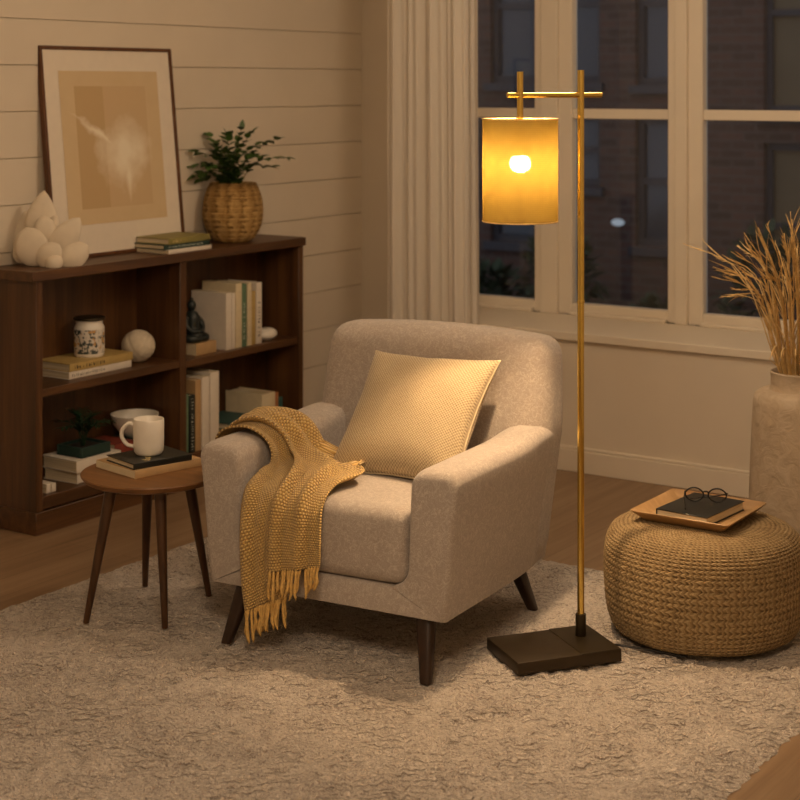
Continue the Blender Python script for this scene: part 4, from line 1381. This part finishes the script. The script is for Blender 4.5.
MB().tube(cr([(0.0575, 0, 0.030), (0.0605, -0.004, 0.030), (0.060, 0.004, 0.027), (0.03, 0.012, 0.018), (-0.035, 0.012, 0.008), (-0.05, 0.011, 0.0035)], 18), 0.0019, 8).build('temple', M['black_plastic'], gl, world=False, angle=None)

# ------------------------------------------------------------------ tall vase with dried grass
VC = (2.655, 1.11)
mb = MB()
prof = [(0.0, 0.0), (0.145, 0.0), (0.152, 0.006), (0.164, 0.08), (0.164, 0.25), (0.159, 0.42), (0.151, 0.555), (0.146, 0.582), (0.124, 0.596), (0.098, 0.598), (0.094, 0.606), (0.093, 0.64), (0.096, 0.655), (0.092, 0.659), (0.085, 0.652), (0.083, 0.60), (0.07, 0.55), (0.0, 0.54)]
mb.lathe(prof, 64, cap0=False, cap1=False, rfun=lambda a, z: 1 + 0.006 * math.sin(5 * a + 14 * z))
vs_ = mb.build('floor_vase', M['vase'], None, angle=50)
vs_.location = (VC[0], VC[1], 0)
tag(vs_, 'tall pale plaster floor vase holding dried grass behind the pouf', 'vase')
dg = thing('dried_grass_bunch', 'bunch of golden dried grass stalks fanning out of the tall vase', 'dried grass', (VC[0], VC[1], 0.545))
rnd = random.Random(21)
def rdir(r, d): return Vector((0.83 * r + 0.56 * d, 0.56 * r - 0.83 * d, 0))
for k in range(88):
    a = rnd.uniform(0, 2 * PI)
    spread = rnd.random() ** 0.7
    o = Vector((VC[0], VC[1], 0.545)) + Vector((math.cos(a), math.sin(a), 0)) * 0.03 * rnd.random()
    neck = Vector((VC[0], VC[1], 0.66)) + Vector((math.cos(a), math.sin(a), 0)) * (0.015 + 0.055 * spread)
    hgt = rnd.uniform(0.33, 0.55) * (1.0 - 0.25 * spread)
    out = 0.02 + spread * rnd.uniform(0.10, 0.29)
    tip = neck + Vector((math.cos(a), math.sin(a), 0)) * out + Vector((0, 0, hgt))
    tip += Vector((rnd.uniform(-.03, .03), rnd.uniform(-.03, .03), 0))
    mid = neck.lerp(tip, 0.5) + Vector((0, 0, 0.05 + 0.06 * spread)) - Vector((math.cos(a), math.sin(a), 0)) * out * 0.12
    path = cr([o, neck, mid, tip], 15)
    mb = MB().tube(path, [0.0030 * (1 - 0.6 * i / 14) for i in range(15)], 5)
    # narrow seed head bristles and blade leaves
    kind = rnd.random()
    nb_ = 16 if kind < 0.45 else 8
    for i in range(nb_):
        t = rnd.uniform(0.62, 0.99) if kind < 0.45 else rnd.uniform(0.3, 0.9)
        ii = min(13, int(t * 14)); p = path[ii].lerp(path[ii + 1], t * 14 - ii); d = (path[ii + 1] - path[ii]).normalized()
        s = Vector((rnd.uniform(-1, 1), rnd.uniform(-1, 1), rnd.uniform(-.4, .6)))
        ln = rnd.uniform(0.018, 0.035) if kind < 0.45 else rnd.uniform(0.05, 0.13)
        leaf_mesh(mb, p, d + s * (0.38 if kind < 0.45 else 0.3), Vector((rnd.uniform(-1, 1), rnd.uniform(-1, 1), 0.3)), ln, 0.0042 if kind < 0.45 else 0.0048)
    mb.build('grass_stalk', M['straw'] if rnd.random() < 0.7 else M['straw_light'], dg, angle=None)
for k in range(5):       # bent-over stalks at the rim
    a = R(-75 + 24 * k)
    c0 = Vector((VC[0], VC[1], 0.66))
    r0 = rdir(math.sin(a), math.cos(a))
    path = cr([c0 + r0 * 0.05 - Vector((0, 0, 0.06)), c0 + r0 * 0.07 + Vector((0, 0, 0.06)), c0 + r0 * 0.10 + Vector((0.01, 0, 0.085)), c0 + r0 * 0.125 + Vector((0.015, 0, 0.045 + 0.01 * k))], 14)
    MB().tube(path, [0.0028] * 12 + [0.002, 0.001], 6).build('grass_stalk', M['straw_light'], dg, angle=None)

# ------------------------------------------------------------------ curtain
def make_curtain():
    root = thing('sheer_curtain', 'white sheer floor length curtain hanging at the left of the window', 'curtain', (0.74, 1.80, 0.0))
    nx_, nz_ = 170, 26
    P = []
    for i in range(nx_ + 1):
        t = i / nx_
        row = []
        for k in range(nz_ + 1):
            z = 0.012 + (2.5 - 0.012) * k / nz_
            zz = k / nz_
            x = 0.545 + (1.018 + 0.02 * (1 - zz) - 0.545) * t
            w = 0.019 * math.sin(2 * PI * (5.0 * t + 0.15 * math.sin(5 * t))) + 0.010 * math.sin(2 * PI * (12.5 * t) + 1.0 + 0.6 * zz)
            x += 0.006 * math.sin(2 * PI * 5 * t + 1.5)
            y = 1.775 + w * (0.8 + 0.3 * (1 - zz)) + 0.004 * noise.noise(Vector((t * 8, zz * 4, 0)))
            row.append(Vector((x, y, z)))
        P.append(row)
    mb = MB()
    front = P; backp = [[p + Vector((0, 0.0008, 0)) for p in r_] for r_ in P]
    mb.grid(P)
    mb.build('curtain_cloth', M['sheer'], root, angle=None)
    MB().tube([(0.45, 1.775, 2.52), (2.9, 1.775, 2.52)], 0.012, 12).build('curtain_rod', M['bronze'], root)
make_curtain()

# ------------------------------------------------------------------ outside
struct('ground_outside', MB().span(-9, 9, 2.8, 12, -0.95, -0.8), M['ground'])
bd = thing('brick_building', 'brick building with dark sash windows seen outside through the window glass', 'building', (-1.0, 8.2, -0.8))
BY = 8.0
wins = [(-2.62, -2.17, 1.62, 2.95, 'ext_pane'), (-2.62, -2.17, 0.25, 1.34, 'ext_pane'), (-1.98, -1.56, 1.62, 2.95, 'ext_pane'), (-1.98, -1.56, 0.75, 1.36, 'ext_pane'), (-1.24, -0.76, 1.60, 2.95, 'ext_pane'), (-1.24, -0.76, 0.28, 1.34, 'ext_pane'), (-0.14, 0.40, 1.38, 2.95, 'ext_blind'), (-0.14, 0.40, -0.15, 1.15, 'ext_blind')]
mb = MB()
cols = [(-2.62, -2.17), (-1.98, -1.56), (-1.24, -0.76), (-0.14, 0.40)]
xs_ = [-6.5] + [v for c_ in cols for v in c_] + [5.0]
for i in range(0, len(xs_), 2):
    mb.span(xs_[i], xs_[i + 1], BY, BY + 0.5, -0.8, 7)
for c_ in cols:
    ws = sorted([w for w in wins if w[0] == c_[0]], key=lambda w: w[2])
    zs = [-0.8] + [v for w in ws for v in (w[2], w[3])] + [7]
    for i in range(0, len(zs), 2):
        mb.span(c_[0], c_[1], BY, BY + 0.5, zs[i], zs[i + 1])
mb.build('brick_wall', M['brick'], bd, smooth=False)
for a, b_, z0, z1, mt in wins:
    f = MB()
    yy0, yy1 = BY + 0.06, BY + 0.14
    f.span(a, a + 0.05, yy0, yy1, z0, z1); f.span(b_ - 0.05, b_, yy0, yy1, z0, z1)
    f.span(a + 0.05, b_ - 0.05, yy0, yy1, z0, z0 + 0.06); f.span(a + 0.05, b_ - 0.05, yy0, yy1, z1 - 0.06, z1)
    zm = z0 + (z1 - z0) * 0.5
    f.span(a + 0.05, b_ - 0.05, yy0, yy1, zm - 0.025, zm + 0.025)
    w = f.build('window_frame', M['ext_frame'], bd, smooth=False)
    MB().span(a + 0.04, b_ - 0.04, BY + 0.10, BY + 0.12, z0 + 0.05, z1 - 0.05).build('pane', M[mt], w, smooth=False)
    MB().span(a - 0.04, b_ + 0.04, BY - 0.05, BY + 0.1, z0 - 0.07, z0 - 0.002).build('window_sill', M['ext_frame'], w, smooth=False)
MB().span(-6.5, 5.0, BY + 0.45, BY + 0.5, -0.8, 7).build('inner_wall', M['ext_frame'], bd, smooth=False)
wl = thing('wall_light', 'small pale wall light on the brick building outside', 'light', (-1.38, BY - 0.002, 0.44))
MB().sphere((0, -0.03, 0.03), (0.06, 0.03, 0.03), 16, 10).build('globe', m_emit('wall_light_glow', (0.8, 0.9, 1.0, 1), 0.35), wl, world=False)
MB().box((0, -0.006, 0.03), (0.05, 0.012, 0.05)).build('bracket', M['ext_frame'], wl, world=False)
rnd = random.Random(14)
def shrub(x, y, w, h_, label):
    root = thing('shrub', label, 'shrub', (x, y, -0.8), 0, 'shrubs outside the window')
    MB().tube([(0, 0, 0), (0.02, 0, h_ * 0.5)], [0.03, 0.015], 8).build('trunk', M['stem'], root, world=False)
    mb = MB()
    for k in range(420):
        v = Vector((rnd.gauss(0, 1), rnd.gauss(0, 1), rnd.gauss(0, 1))).normalized() * rnd.uniform(0.6, 1)
        p = Vector((v.x * w / 2, v.y * w / 2, h_ * 0.58 + v.z * h_ * 0.42))
        leaf_mesh(mb, p, Vector((v.x, v.y, v.z * 0.6 + 0.2)) + Vector((rnd.uniform(-.6, .6), rnd.uniform(-.6, .6), rnd.uniform(-.5, .5))), Vector((0, 0, 1)), 0.13, 0.07)
    mb.build('foliage', M['shrub'], root, world=False, angle=None)
shrub(-1.45, 7.1, 0.62, 1.3, 'dark shrub outside behind the lamp pole, seen through the middle window')
shrub(-0.72, 7.3, 0.5, 0.75, 'low shrub outside, right of the shrub behind the lamp pole')
shrub(-2.15, 7.2, 0.55, 0.95, 'dark shrub outside seen low through the left window')
shrub(0.25, 7.2, 0.8, 1.35, 'shrub outside seen through the right window behind the dried grass')

# ------------------------------------------------------------------ light
def area(name, loc, sx, sy, power, col, rot=(0, 0, 0)):
    l = bpy.data.lights.new(name, 'AREA')
    l.shape = 'RECTANGLE'; l.size = sx; l.size_y = sy; l.energy = power; l.color = col
    o = bpy.data.objects.new(name, l); C.objects.link(o)
    o.location = loc; o.rotation_euler = rot
    return o
WARM = (1.0, 0.76, 0.53)
def fill_point(name, loc, r, power):  # added point light out of view, no fixture, brightens walls and room
    l = bpy.data.lights.new(name, 'POINT')
    l.shadow_soft_size = r; l.energy = power; l.color = WARM
    o = bpy.data.objects.new(name, l); C.objects.link(o); o.location = loc
fill_point('fill_light', (3.1, -2.3, 2.15), 0.3, 66)
fill_point('fill_light', (2.3, 0.45, 2.32), 0.2, 34)
w = bpy.data.worlds.new('dusk'); bpy.context.scene.world = w
w.use_nodes = True
bg = w.node_tree.nodes['Background']
bg.inputs[0].default_value = (0.88, 0.90, 1.0, 1); bg.inputs[1].default_value = 0.52

# ------------------------------------------------------------------ camera
cd = bpy.data.cameras.new('camera'); co = bpy.data.objects.new('camera', cd); C.objects.link(co)
co.location = (4.5175, -4.0206, 1.6)
co.rotation_euler = (R(90), 0, R(33.9))
cd.sensor_width = 36; cd.lens = 36 * 1610 / 800
cd.shift_y = -(400 - 85) / 800
cd.dof.use_dof = True; cd.dof.focus_distance = 4.55; cd.dof.aperture_fstop = 4.0
cd.clip_start = 0.05
sc_ = bpy.context.scene
sc_.camera = co
sc_.view_settings.view_transform = 'Standard'
sc_.view_settings.look = 'None'
sc_.view_settings.gamma = 1.0
sc_.view_settings.use_curve_mapping = False
sc_.view_settings.exposure = 0.0
sc_.cycles.use_denoising = True
sc_.cycles.max_bounces = 10
sc_.cycles.transparent_max_bounces = 16
sc_.cycles.sample_clamp_indirect = 6.0
